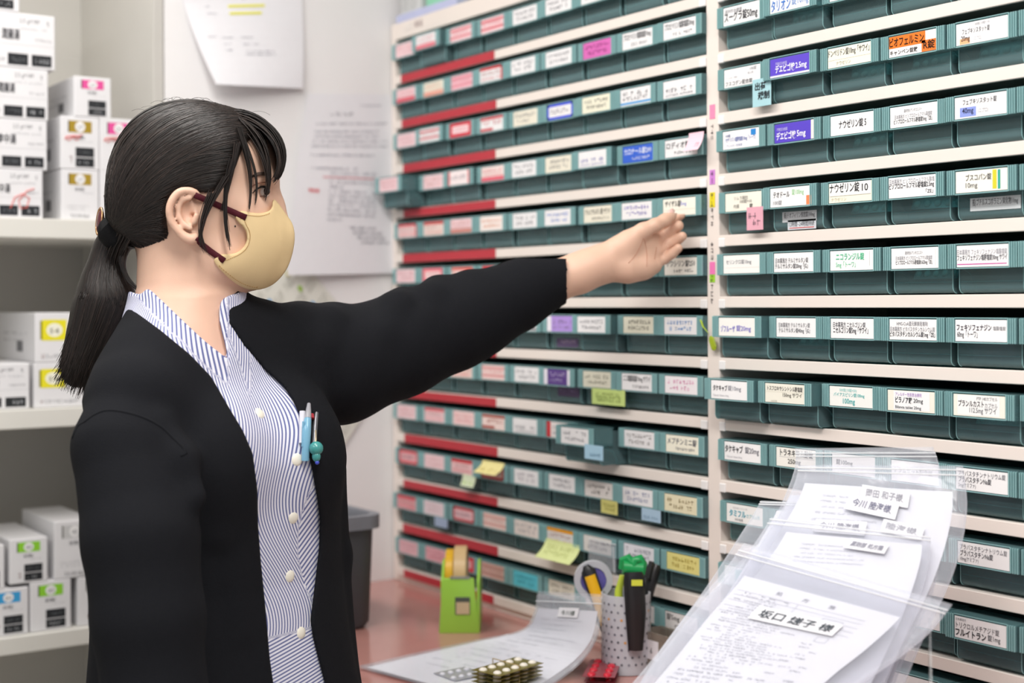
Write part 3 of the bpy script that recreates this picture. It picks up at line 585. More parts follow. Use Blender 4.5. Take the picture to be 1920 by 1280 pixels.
def wall_papers():
    w, h = .21, .297
    S = px_sheet([((330, -60, .002), (566, -60, .002)), ((345, 10, .003), (567, 5, .003)), ((372, 85, .022), (569, 85, .005)), ((405, 158, .05), (568, 166, .012))], w, h, -2.379)
    mb = MB(); sheet_paper(mb, S, w, h, PAP)
    m = ink('8a8a96')
    mb.rect(S, .075, .190, .14, .196, ink('e6e23c'), .0006); mb.rect(S, .075, .172, .133, .178, ink('e6e23c'), .0006)
    for x, y, ww in ((.035, .192, .012), (.035, .174, .018), (.10, .21, .01), (.18, .222, .01), (.025, .118, .015), (.05, .116, .022), (.085, .116, .024), (.05, .100, .014), (.088, .100, .03), (.05, .086, .014), (.088, .084, .06), (.088, .077, .065)): mb.scribble(S, x, y, ww, .0032, m, .0006)
    tag(mb.build('paper_notice', origin=S(w / 2, h, 0), solid=.0003), 'white paper notice with two yellow highlighted lines on back wall', 'paper')
    S = px_sheet([((577, 176, .004), (735, 178, .002)), ((564, 262, .008), (738, 262, .002)), ((550, 380, .02), (739, 390, .003)), ((538, 516, .03), (742, 512, .006))], w, h, -2.379)
    mb = MB(); sheet_paper(mb, S, w, h, PAP); r = random.Random(3)
    mb.scribble(S, .13, .262, .05, .004, m, .0006); mb.scribble(S, .055, .242, .06, .006, ink('6d6d78'), .0006)
    for i in range(6): mb.scribble(S, .025, .225 - i * .0085 - (.006 if i > 0 else 0) - (.006 if i > 4 else 0), r.choice((.17, .17, .15)), .0036, m, .0006)
    for i in range(12): mb.scribble(S, .07 if i not in (0,) else .03, .150 - i * .0066, .1 if i not in (4, 11) else .03, .0034, m, .0006)
    mb.rect(S, .055, .138, .165, .1396, ink('d98a90'), .0006); mb.scribble(S, .028, .115, .022, .006, ink('d9424a'), .0006, 1); mb.scribble(S, .028, .115, .022, .006, ink('d9424a'), .0006, 1)
    for i in range(4): mb.scribble(S, .115 + i * .008, .068 - i * .006, .06, .0036, ink('6d6d78'), .0006)
    tag(mb.build('paper_notice', origin=S(w / 2, h, 0), solid=.0003), 'white paper letter with red mark hanging beside the drawer cabinet', 'paper')
    w, h = .42, .36
    S = px_sheet([((345, 727, .003), (528, 440, .003)), ((448, 855, .003), (633, 568, .003)), ((552, 980, .004), (737, 694, .004))], w, h, -2.379)
    mb = MB(); sheet_paper(mb, S, w, h, mat('flyer_paper', 'dcdbd2', .7, .2, .03, 40)); r = random.Random(5)
    for i in range(9):
        for j in range(10):
            x, y = .02 + j * .04, .02 + i * .036
            for q in range(3): mb.scribble(S, x, y + .006 * q, .03, .0035, ink('a9a79d'), .0006, seed=i * 99 + j * 7 + q)
            c = r.choice((None, None, 'c9bf52', '4d9bd0', '9fbf5a', None))
            if c: q = [(x + .03 + .006 * math.cos(a), y + .02 + .006 * math.sin(a)) for a in np.linspace(0, 2 * math.pi, 12, endpoint=False)]; mb.add([S(a, b, .0008) for a, b in q], [tuple(range(12))], ink(c))
    tag(mb.build('wall_flyer', origin=S(w / 2, h, 0), solid=.0003), 'cream flyer with coloured dots hung askew on wall behind her', 'flyer')
wall_papers()

# ------------------------------------------------------------------ cartons on top of the cabinet
def cabinet_top():
    zt = 1.9125
    for nm, lo, hi, c, lab in (('flat_tray', (-2.365, .004, zt), (-2.15, .25, zt + .016), 'b9bedd', 'thin lavender tray lying on the cabinet top'),
                               ('file_box', (-2.36, .012, zt + .0162), (-2.285, .24, zt + .10), 'c9cac9', 'grey file box on the lavender tray'),
                               ('carton', (-2.28, .02, zt + .0162), (-2.10, .24, zt + .09), '8ecfae', 'mint green carton on the lavender tray'),
                               ('carton', (-2.08, .05, zt), (-1.86, .26, zt + .05), 'a09a92', 'taupe carton on the cabinet top by the mint carton')):
        mb = MB(); mb.box(lo, hi, mat('top_' + c, c, .6), .002); S = plane_sheet((lo[0], lo[1] - .0003, lo[2]), (1, 0, 0), (0, 0, 1))
        if nm == 'file_box':
            for i in range(4): mb.scribble(S, .008, .008 + i * .008, .05, .004, ink('8f908f'))
        tag(mb.build(nm, origin=((lo[0] + hi[0]) / 2, (lo[1] + hi[1]) / 2, lo[2])), lab, 'tray' if nm == 'flat_tray' else 'box')
cabinet_top()

# ------------------------------------------------------------------ notes stuck on drawers
def note(x0, y0, x1, y1, c, label, text=None, yy=-.0096, curl=.0, skew=0.0, name='sticky_note', lines=0, inkc='5a5a55'):
    a = on(x0, y0, 1, yy); b = on(x1, y1, 1, yy); w, h = b[0] - a[0], a[2] - b[2]
    def S(x, y, off=0.0): t = 1 - y / h; return np.array([a[0] + x + skew * t * .01, yy - curl * t * t - off, b[2] + y])
    mb = MB(); mb.rect(S, 0, 0, w, h, paper(c), 0, 2, 6)
    if text:
        for i, t in enumerate(text): mb.text(S, t, w * .14 + i * w * .16, h * (.58 - .34 * i), h * .26, ink('26262c'), .0005, wmax=w * .7, bold=.02)
    for i in range(lines): mb.scribble(S, w * .12, h * (.2 + .6 * i / max(1, lines)), w * .76, h * .5 / max(2, lines), ink(inkc), .0005)
    return tag(mb.build(name, origin=S(w / 2, h), solid=.0002), label, 'note')
note(1411, 150, 1446, 196, 'a9d2da', 'pale blue handwritten note on third row right section', ('出荷', '規制'), yy=-.0105)
note(1400, 389, 1431, 430, 'e3a9b8', 'pink handwritten note hanging in fifth row right section', lines=2, inkc='9c7a86', yy=-.0105)
note(1292, 250, 1320, 281, 'f2ccd8', 'pale pink sticky note on fourth row beside centre post', curl=.012, lines=1, inkc='d5a5b5', yy=-.0105)
note(1110, 727, 1172, 762, 'c5d883', 'lime sticky note under a cream label in eighth row', lines=3, inkc='93a15c', yy=-.0105)
note(1096, 832, 1131, 864, 'a7cbe0', 'light blue note under the pulled out ninth row drawer', yy=-.0545, lines=1, inkc='86a9c0')
note(1127, 935, 1158, 966, 'cfc97a', 'yellow note hanging in tenth row near centre post', lines=2, inkc='a59f55', yy=-.0105)
note(1203, 951, 1239, 981, 'a9c3d8', 'light blue note hanging in tenth row near centre post', lines=1, inkc='8aa5bb', yy=-.0105)
note(1023, 1008, 1088, 1056, 'dbe3a0', 'pale lime sticky note curling from eleventh row drawer', curl=.022, lines=2, inkc='bcc47f', yy=-.0105)
note(905, 862, 946, 890, 'ebdf9c', 'curled yellow sticky note on a red edged tenth row label', curl=.02, lines=1, inkc='cdbf78', yy=-.0105)
note(868, 888, 892, 914, 'd5dfc0', 'small white and lime tag hanging in tenth row left section', yy=-.0105, curl=.006, lines=1, inkc='9fc43a')
note(815, 968, 839, 991, '9fb0cc', 'small lavender note under second label in eleventh row', yy=-.0105)
def sticker(key, x0, y0, x1, y1, c, body=None, line=None, inkc='55555c'):
    yy = ROOTS[key].location.y + .0074; a = on(x0, y0, 1, yy); b = on(x1, y1, 1, yy); w, h = b[0] - a[0], a[2] - b[2]
    S = plane_sheet((a[0], yy, b[2]), (1, 0, 0), (0, 0, 1)); mb = MB(); mb.box((a[0], yy, b[2]), (b[0], yy + .0004, a[2]), paper(c))
    if body: mb.text(S, body, w * .05, h * .3, h * .5, ink(inkc), .0004, wmax=w * .9)
    else: mb.scribble(S, w * .1, h * .4, w * .8, h * .4, ink(inkc), .0004)
    if line: mb.rect(S, w * .06, h * .14, w * .94, h * .22, ink(line), .0004)
    mb.build('bin_sticker', ROOTS[key])
sticker(('R', 5, 2), 1467, 398, 1531, 413, 'dfe2e6', '般)テオフィリン徐放錠100mg'); sticker(('R', 5, 2), 1477, 413, 1530, 428, 'd9dde2', '12時間~24時間持続', 'd0504c')
sticker(('R', 5, 5), 1819, 372, 1914, 390, 'd5d9dc', '般)ブチルスコポラミン臭化物10mg')
sticker(('L', 7, 6), 1044, 634, 1084, 651, '5b4a6e', None, None, 'c9b6d8'); sticker(('L', 8, 6), 1046, 722, 1086, 745, '5a486c', None, None, '9a86ae')

# blister packs seen through the drawer fronts
def blister(name, o, ux, uy, w, h, nx, ny, foil, pill, r, label, group=None, cat='pills', capsule=False, bumps=True):
    o, ux, uy = (np.array(x, float) for x in (o, ux, uy)); ux /= np.linalg.norm(ux); uy /= np.linalg.norm(uy); n = np.cross(ux, uy)
    M = Matrix(((ux[0], uy[0], n[0], o[0]), (ux[1], uy[1], n[1], o[1]), (ux[2], uy[2], n[2], o[2]), (0, 0, 0, 1)))
    t = thing(name, o + ux * w / 2 + uy * h / 2, label, cat, group)
    mb = MB(); mb.prism([(0, 0), (w, 0), (w, h), (0, h)], M, .0006, foil); mb.build('foil', t)
    mb = MB()
    for i in range(nx):
        for j in range(ny):
            c = o + ux * w * (i + .5) / nx + uy * h * (j + .5) / ny + n * .0006
            mb.ball(c, r, pill, 10, (1.7 if capsule else 1, 1, .6), Matrix(((ux[0], uy[0], n[0]), (ux[1], uy[1], n[1]), (ux[2], uy[2], n[2]))))
    mb.build('tablets', t, smooth=True); return t
FOIL = mat('dull_foil', '9aa8a8', .35, .5, .1, 80, metal=.3); PILL = mat('tablet_white', 'efefea', .35, .5, .02)
for (sec, k, i, z0, tilt) in (('R', 2, 2, .010, .02), ('R', 3, 3, .016, .03), ('R', 3, 4, .014, .03), ('R', 3, 5, .012, .03), ('R', 4, 3, .012, .035), ('R', 5, 3, .008, .04), ('R', 5, 4, .008, .04), ('R', 6, 4, .006, .04), ('R', 7, 2, .006, .04), ('R', 8, 5, .006, .04)):
    L0 = DRAWERS[(sec, k, i)]
    blister('blister_pack', (L0[0] - .036, L0[1] + .034, L0[2] + .019), (1, .12 * math.sin(k * i), 0), (0, tilt * 10, 1), .072, .027, 5, 2, FOIL, PILL, .0048,
            f'blister pack of white tablets inside {ORD[i]} drawer of {ORD[k]} row, right section', 'blister packs inside the drawers')

# ------------------------------------------------------------------ things on the counter
def counter_things():
    # grey waste bin in the corner
    gb = mat('bin_grey', '4c4e54', .55, .4, .04, 60, .1, 300); gr = mat('bin_rim_grey', '82848c', .5)
    base = ground(672, 1150); x1 = base[0] + .115; xa = x1 - .20; y1 = on(712, 1050, 0, x1 - .0)[1]; y0 = y1 - .26
    zt = on(700, 985, 0, x1)[2]; zr_ = zt + .018
    t = thing('waste_bin', ((xa + x1) / 2, (y0 + y1) / 2, CZ), 'dark grey plastic bin with lighter rim in the counter corner', 'bin')
    def ring(z, g, r=.03): return [(cx + r * math.cos(a), cy + r * math.sin(a), z) for cx, cy, a0 in ((x1 - r + g, y1 - r + g, 0), (xa + r - g, y1 - r + g, 90), (xa + r - g, y0 + r - g, 180), (x1 - r + g, y0 + r - g, 270)) for a in np.radians(np.linspace(a0, a0 + 90, 6))]
    mb = MB(); R1 = [ring(CZ + .002, -.010), ring(CZ + .010, -.005), ring(zt, 0), ring(zt, -.004), ring(CZ + .016, -.010)]; n = len(R1[0])
    fs = [(i * n + j, i * n + (j + 1) % n, (i + 1) * n + (j + 1) % n, (i + 1) * n + j) for i in range(4) for j in range(n)] + [tuple(range(n))[::-1], tuple(4 * n + j for j in range(n))]
    mb.add([v for r in R1 for v in r], fs, gb); mb.build('bin_body', t, smooth='auto')
    mb = MB(); R1 = [ring(zt - .004, .001), ring(zt - .004, .008), ring(zr_, .008), ring(zr_, -.004), ring(zt - .004, -.004)]
    fs = [(i * n + j, i * n + (j + 1) % n, (i + 1) * n + (j + 1) % n, (i + 1) * n + j) for i in range(4) for j in range(n)]
    mb.add([v for r in R1 for v in r], fs, gr); mb.build('rim', t, smooth='auto')
    S = plane_sheet((xa + .012, y0 + .02, zt + .002), (1, 0, .04), (0, 1, 0))
    mb = MB(); mb.rect(S, 0, 0, .175, .215, PAP, 0, 4, 4); tag(mb.build('paper_sheet', origin=S(.08, .1), solid=.0006), 'white sheet of paper lying inside the grey bin', 'paper')
    # lime tape dispenser facing the camera
    fl, fr = ground(823, 1187), ground(901, 1187); rx = fr - fl; wd_ = np.linalg.norm(rx); rx /= wd_; dz = np.array([-rx[1], rx[0], 0.])
    if np.dot(dz, FW) < 0: dz = -dz
    M = Matrix(((rx[0], dz[0], 0, fl[0]), (rx[1], dz[1], 0, fl[1]), (0, 0, 1, CZ), (0, 0, 0, 1)))
    t = thing('tape_dispenser', (M @ Vector((wd_ / 2, .04, 0))), 'lime green desktop tape dispenser standing on the pink counter', 'tape dispenser')
    lime = mat('lime_plastic', '9ccf4b', .35, .5, .03, 40); H = .088
    mb = MB(); bm = bmesh.new()
    pr = [(0, 0), (.006, H - .002), (.0075, H), (wd_ - .0115, H), (wd_ - .01, H - .002), (wd_ - .002, 0)]
    mb.prism(pr, M @ Matrix(((1, 0, 0, 0), (0, 0, 1, 0), (0, 1, 0, 0), (0, 0, 0, 1))), .006, lime, .001)
    for x, xx in ((0.0, .006), (wd_ - .009, wd_ - .003)):
        side = [(.0, 0), (.11, 0), (.105, .06), (.07, .108), (.045, .108), (.02, H), (.004, H - .004)]
        mb.prism(side, M @ Matrix(((0, 0, 1, x + .003), (1, 0, 0, 0), (0, 1, 0, 0), (0, 0, 0, 1))), .0045, lime, .001)
    mb.box((.003, .004, .0005), (wd_ - .005, .108, .012), lime, .001, 1, M); mb.build('body', t, smooth='auto')
    mb = MB(); mb.box((.026, -.0012, .030), (.050, .0012, .058), mat('window_dark', '4b5248', .4), .0005, 1, M); mb.box((.028, -.0018, .031), (.049, -.0008, .050), mat('tape_beige', 'c9b48f', .4), 0, 1, M); mb.build('window', t)
    mb = MB(); mb.box((.018, -.001, H - .001), (.05, .004, H + .003), mat('blade_steel', 'b0b0a8', .3, metal=.9), .0003, 1, M); mb.build('blade', t)
    for nm, x0, x1_, c, r, lab in (('tape_roll', .0085, .0215, 'e3b224', .042, 'yellow'), ('tape_roll', .0225, .043, 'd3b483', .0475, 'beige')):
        Mr = M @ Matrix(((0, 0, 1, x0), (1, 0, 0, .0565), (0, 1, 0, .083), (0, 0, 0, 1)))
        mb = MB(); mb.lathe([(.012, 0), (r - .001, 0), (r, .001), (r, x1_ - x0 - .001), (r - .001, x1_ - x0), (.012, x1_ - x0), (.012, 0)], mat('tape_' + c, c, .3, .5), 36, Mr)
        o = mb.build(nm, smooth='auto', origin=Mr @ Vector((0, 0, .01))); tag(o, f'{lab} adhesive tape roll seated in the lime dispenser', 'tape roll')
    # perforated pen cup
    b = ground(1174, 1256); r = .0355; Hc = .112
    t = thing('pen_cup', b, 'white perforated pen cup on the counter before the drawers', 'pen cup')
    pw = clear('cup_white', 'eef0f4', 'd6d7de', .72, .4)
    mb = MB(); MM = Matrix.Translation(Vector(b)); mb.lathe([(.001, .001), (r, .001), (r, Hc), (r - .002, Hc), (r - .002, .004), (.001, .004)], pw, 40, MM); mb.build('cup_wall', t, smooth='auto')
    mb = MB(); rr = random.Random(2)
    for i in range(22):
        for j in range(9):
            a = 2 * math.pi * (i + .5 * (j % 2)) / 22; z = .016 + j * .0105
            c = rr.choice(('6a6a72', '55555e', '7a7a86', 'd69a55', '6a6a72', '8a8a94'))
            p = b + np.array([(r + .0002) * math.cos(a), (r + .0002) * math.sin(a), z]); ta = np.array([-math.sin(a), math.cos(a), 0])
            mb.add([p + ta * .0019 * math.cos(q) + np.array([0, 0, .0019 * math.sin(q)]) + np.array([math.cos(a), math.sin(a), 0]) * .0002 for q in np.linspace(0, 2 * math.pi, 8, endpoint=False)], [tuple(range(8))], ink(c))
    mb.build('perforations', t)
    wc = 2.045
    # cutter
    t = thing('box_cutter', P(1125, 1170, wc + .01), 'yellow and black box cutter leaning in the pen cup', 'cutter')
    a, m_, e = P(1098, 1060, wc + .012), P(1103, 1070, wc + .012), P(1140, 1180, wc + .005)
    MB().tube([a, a * .5 + m_ * .5, m_, e], [.004, .007, .0105, .0105], mat('black_plastic', '1d1d1f', .35), 10, flat=.5, up=FW).build('sheath', t, smooth='auto')
    MB().tube([m_ * .93 + e * .07 - .004 * FW, e - .004 * FW], [.0078, .0082], mat('yellow_plastic', 'f0b81e', .3), 10, flat=.5, up=FW).build('grip', t, smooth='auto')
    # white correction-tape ring
    c = P(1112, 1085, wc + .028); n = -FW; t = thing('tape_ring', c, 'white plastic tape wheel with purple core behind the yellow cutter', 'tape')
    zq = Vector(n).to_track_quat('Z', 'Y').to_matrix().to_4x4(); zq.translation = Vector(c)
    MB().lathe([(.019, 0), (.028, 0), (.028, .012), (.019, .012), (.019, 0)], clear('cup_white', 'eef0f4', 'd6d7de', .72, .4), 32, zq).build('ring', t, smooth='auto')
    MB().lathe([(.006, .002), (.0185, .002), (.0185, .010), (.006, .010), (.006, .002)], clear('purple_core', 'a9a6e0', '7a72c4', .6, .3), 32, zq).build('core', t, smooth='auto')
    # green topped black holder hanging in front
    t = thing('scissors', P(1190, 1215, wc - .04), 'black scissors sheath with green grip hung on pen cup front', 'scissors')
    kb = mat('black_plastic', '1d1d1f', .35); gp = mat('green_grip', '169a52', .35)
    MB().tube([P(1188, 1072, wc - .042), P(1189, 1090, wc - .044), P(1192, 1150, wc - .044), P(1192, 1218, wc - .042)], [.013, .015, .0145, .0105], kb, 12, flat=.55, up=-FW).build('sheath', t, smooth='auto')
    mb = MB(); mb.tube([P(1166, 1066, wc - .03), P(1169, 1050, wc - .032), P(1178, 1046, wc - .035), P(1187, 1056, wc - .038), P(1184, 1072, wc - .038)], [.005, .0065, .0065, .006, .005], gp, 10)
    mb.tube([P(1187, 1064, wc - .038), P(1190, 1050, wc - .038), P(1200, 1047, wc - .036), P(1206, 1056, wc - .034), P(1203, 1076, wc - .034)], [.006, .0065, .0065, .006, .005], gp, 10)
    mb.tube([P(1168, 1062, wc - .034), P(1205, 1066, wc - .034)], [.011, .011], gp, 12); mb.build('green_grip', t, smooth='auto')
    S0 = P(1184, 1098, wc - .0535); MB().rect(plane_sheet(S0, RT, UP), 0, 0, .0155, .0085, paper('d3d84a')).build('lime_tag', t, solid=.0004)
    t = thing('marker_pen', P(1212, 1160, wc + .012), 'dark pen leaning right in the pen cup', 'pen')
    MB().tube([P(1232, 1058, wc + .02), P(1226, 1072, wc + .018), P(1210, 1130, wc + .012), P(1200, 1200, wc + .004)], [.006, .009, .008, .006], kb, 10).build('barrel', t, smooth='auto')
    MB().tube([P(1222, 1052, wc + .012), P(1214, 1084, wc + .009)], [.004, .006], kb, 8).build('clip', t, smooth='auto')
    t = thing('highlighter', P(1163, 1180, wc), 'lime highlighter standing in the pen cup beside black scissors', 'pen')
    MB().tube([P(1167, 1078, wc + .004), P(1160, 1108, wc + .004), P(1158, 1190, wc + .002)], [.004, .006, .006], mat('lime_ink', 'cfe04a', .35), 10).build('barrel', t, smooth='auto')
    # small clear box with a numbered tag
    a0 = ground(1200, 1258); t = thing('acrylic_box', a0 + np.array([.05, .03, 0]), 'small clear acrylic box with white number tag beside the pen cup', 'box')
    ac = clear('acrylic', 'e9e3dc', 'b7aba0', .30, .12); x0, y0_ = a0[0], a0[1]; h = .060
    mb = MB()
    for lo, hi in (((0, 0, 0), (.12, .002, h)), ((0, .038, 0), (.12, .04, h)), ((0, .002, 0), (.002, .038, h)), ((.118, .002, 0), (.12, .038, h)), ((.002, .002, 0), (.118, .038, .002))):
        mb.box((x0 + lo[0], y0_ + lo[1], CZ + .0004 + lo[2]), (x0 + hi[0], y0_ + hi[1], CZ + .0004 + hi[2]), ac)
    mb.build('box_walls', t)
    a = on(1211, 1233, 1, y0_ - .0006); b = on(1234, 1204, 1, y0_ - .0006); S = plane_sheet((a[0], y0_ - .0006, a[2]), (1, 0, 0), (0, 0, 1))
    mb = MB(); mb.box((a[0], y0_ - .0006, a[2]), (b[0], y0_ - .0002, b[2]), PAP); mb.text(S, '6', (b[0] - a[0]) * .35, (b[2] - a[2]) * .3, (b[2] - a[2]) * .4, ink('55555c'), .0004); mb.build('number_tag', t)
    # zip bag with a prescription sheet, lying on the counter and curving up against the pen cup
    rows = [((1010, 1108, 2.10), (1132, 1114, 1.995)), ((1002, 1150, 2.11), (1128, 1158, 1.990)), ((975, 1183, 2.14), (1117, 1203, 1.985)), ((885, 1203, 2.19), (1088, 1244, 1.985)), ((775, 1227, 2.12), (1036, 1284, 1.955)), ((672, 1251, 2.05), (960, 1330, 1.835))]
    w, h = .10, .26; S = px_sheet(rows, w, h); film = clear('bag_film', 'fdfdfe', 'eef1f8', .10, .12, .6, .35, 60)
    t = thing('zip_bag', ground(900, 1235), 'clear zip bag with white sheet curving up on the pink counter', 'bag')
    S2 = lambda x, y, off=0.0: S(x, y, off + .0025)
    mb = MB(); mb.rect(S2, 0, 0, w, h, film, 0, 12, 30); mb.build('film', t, smooth=True, solid=.0003)
    mb = MB(); mb.rect(S, 0, 0, w, h, film, 0, 12, 30); mb.build('film', t, smooth=True, solid=.0003)
    mb = MB(); mb.tube([S(w * i / 10, h * .905, .003) for i in range(11)], .0008, clear('zip_white', 'ffffff', 'f4f6f8', .55, .2), 6); mb.build('zip_strip', t)
    tg = lambda x, y, off=0.0: S(x, y, off + .0032)
    mb = MB(); mb.rect(tg, .038, .205, .068, .225, PAP, 0, 3, 3)
    for i, ch in enumerate('今川様'): mb.text(tg, ch, .043 + i * .007, .209, .010, ink('55605a'), .0004, width=.006)
    mb.build('name_tag', t, solid=.0002)
    Sp = lambda x, y, off=0.0: S(x, y, off + .0012)
    mb = MB(); mb.rect(Sp, .004, .006, w - .006, h * .85, PAP, 0, 10, 24)
    for i in range(14): mb.scribble(Sp, .015 + .004 * (i % 3), .195 - i * .012, .06 - .012 * (i % 4), .0028, ink('c5c5cc'), .0005)
    tag(mb.build('prescription_sheet', origin=Sp(.05, .1), solid=.0002), 'white prescription sheet inside the bag on the counter', 'paper')
    # blister packs
    gold = mat('gold_foil', '8a8138', .35, .5, .1, 90, metal=.5); wt = mat('tablet_cream', 'f3ece0', .35, .5, .02)
    zt = CZ + .003
    def pack(name, pa, pb, pc, z, nx, ny, foil, pill, r, label, group, capsule=False):
        a, b, c = ground(*pa, z), ground(*pb, z), ground(*pc, z); ux = b - a; w = np.linalg.norm(ux); ux /= w; uy = c - a; uy -= ux * np.dot(uy, ux); h = np.linalg.norm(uy)
        if np.cross(ux, uy)[2] < 0: a = a + ux * w; ux = -ux
        return blister(name, a, ux, uy, w, h, nx, ny, foil, pill, r, label, group, 'pills', capsule)
    nm = ('at the bottom', 'second from bottom', 'third from bottom', 'fourth from bottom', 'on top')
    for i in range(5):
        pack('blister_pack', (884, 1256 + (4 - i) * 7), (966, 1232 + (4 - i) * 7), (938, 1268 + (4 - i) * 7), CZ + .0046 + i * .0066, 5, 2, gold, wt, .0060, f'gold blister pack with cream tablets, {nm[i]} of the banded stack', 'gold blister packs on the counter')
    pack('blister_pack', (812, 1262), (872, 1250), (826, 1282), CZ + .0065, 4, 2, mat('silver_foil', 'b9bcc6', .35, .5, .1, 90, metal=.4), mat('tablet_grey', 'd9d9e0', .4), .0045, 'silver blister pack beside the gold stack', 'loose packs')
    pack('blister_pack', (1092, 1268), (1108, 1236), (1152, 1272), CZ + .014, 4, 2, mat('clear_red_foil', '9a4650', .3, .5, .1, 90, metal=.1), mat('capsule_red', 'd0243a', .2, .6, .03), .0062, 'blister pack of red capsules on top beside the pen cup', 'loose packs', True)
    pack('blister_pack', (1094, 1278), (1110, 1246), (1152, 1283), CZ + .004, 4, 2, mat('clear_red_foil', '9a4650', .3, .5, .1, 90, metal=.1), mat('capsule_red', 'c01f30', .2, .6, .03), .004, 'blister pack lying under the red capsule pack', 'loose packs', True)
    o = MB(); e0 = ground(905, 1266, CZ + .03); e1 = ground(985, 1252, CZ + .03)
    m0 = ground(924, 1242, CZ + .029); m1 = ground(974, 1256, CZ + .029)
    loop = [m0 + np.array([0, 0, .006]), m1 + np.array([0, 0, .006]), m1 + np.array([0, 0, -.027]), m0 + np.array([0, 0, -.027]), m0 + np.array([0, 0, .006])]
    tag(MB().tube(loop, .0007, mat('rubber_band', 'b9a070', .6), 6, False).build('rubber_band', origin=m0), 'tan rubber band around the gold blister stack', 'rubber band')
    tag(MB().tube([ground(918, 1207, CZ + .006), ground(955, 1194, CZ + .006)], [.007, .007], PAP, 8, flat=.5).build('paper_scrap', origin=ground(936, 1200)), 'small white folded scrap by the curving zip bag', 'paper')
    # little bag hanging on an eleventh row drawer
    S = plane_sheet(on(1104, 1062, 1, -.0125), (1, 0, 0), (0, 0, 1)); ww = on(1155, 1062, 1, -.0125)[0] - on(1104, 1062, 1, -.0125)[0]; hh = .044
    t = thing('small_zip_bag', S(ww / 2, hh), 'small clear zip bag hanging from an eleventh row drawer', 'bag')
    MB().rect(S, 0, 0, ww, hh, film, 0, 3, 3).build('film', t, solid=.0004); MB().tube([S(0, hh * .98), S(ww, hh * .98)], .0008, clear('zip_white', 'ffffff', 'f4f6f8', .55, .2), 6).build('zip_strip', t); MB().tube([S(ww * .94, 0), S(ww * .9, hh * .9)], .0009, clear('zip_white', 'ffffff', 'f4f6f8', .55, .2), 6).build('side_seam', t)
    # lime tag hanging by the centre post
    t = thing('hanging_tag', on(1325, 604, 1, -.012), 'lime green tag hanging on a thread at the centre post', 'tag')
    MB().tube([on(1314, 600, 1, -.0108), on(1318, 612, 1, -.012), on(1328, 624, 1, -.011), on(1330, 632, 1, -.006)], [.0026, .0022, .0008, .0006], mat('lime_card', 'b5cf2e', .5), 6, flat=.4).build('thread', t)
    MB().tube([on(1331, 632, 1, -.006), on(1334, 636, 1, -.006), on(1339, 652, 1, -.0065), on(1340, 656, 1, -.0065)], [.003, .0058, .0058, .003], mat('lime_card_dark', 'a3b51e', .5), 8, flat=.35, up=(0, -1, 0)).build('card', t)
counter_things()

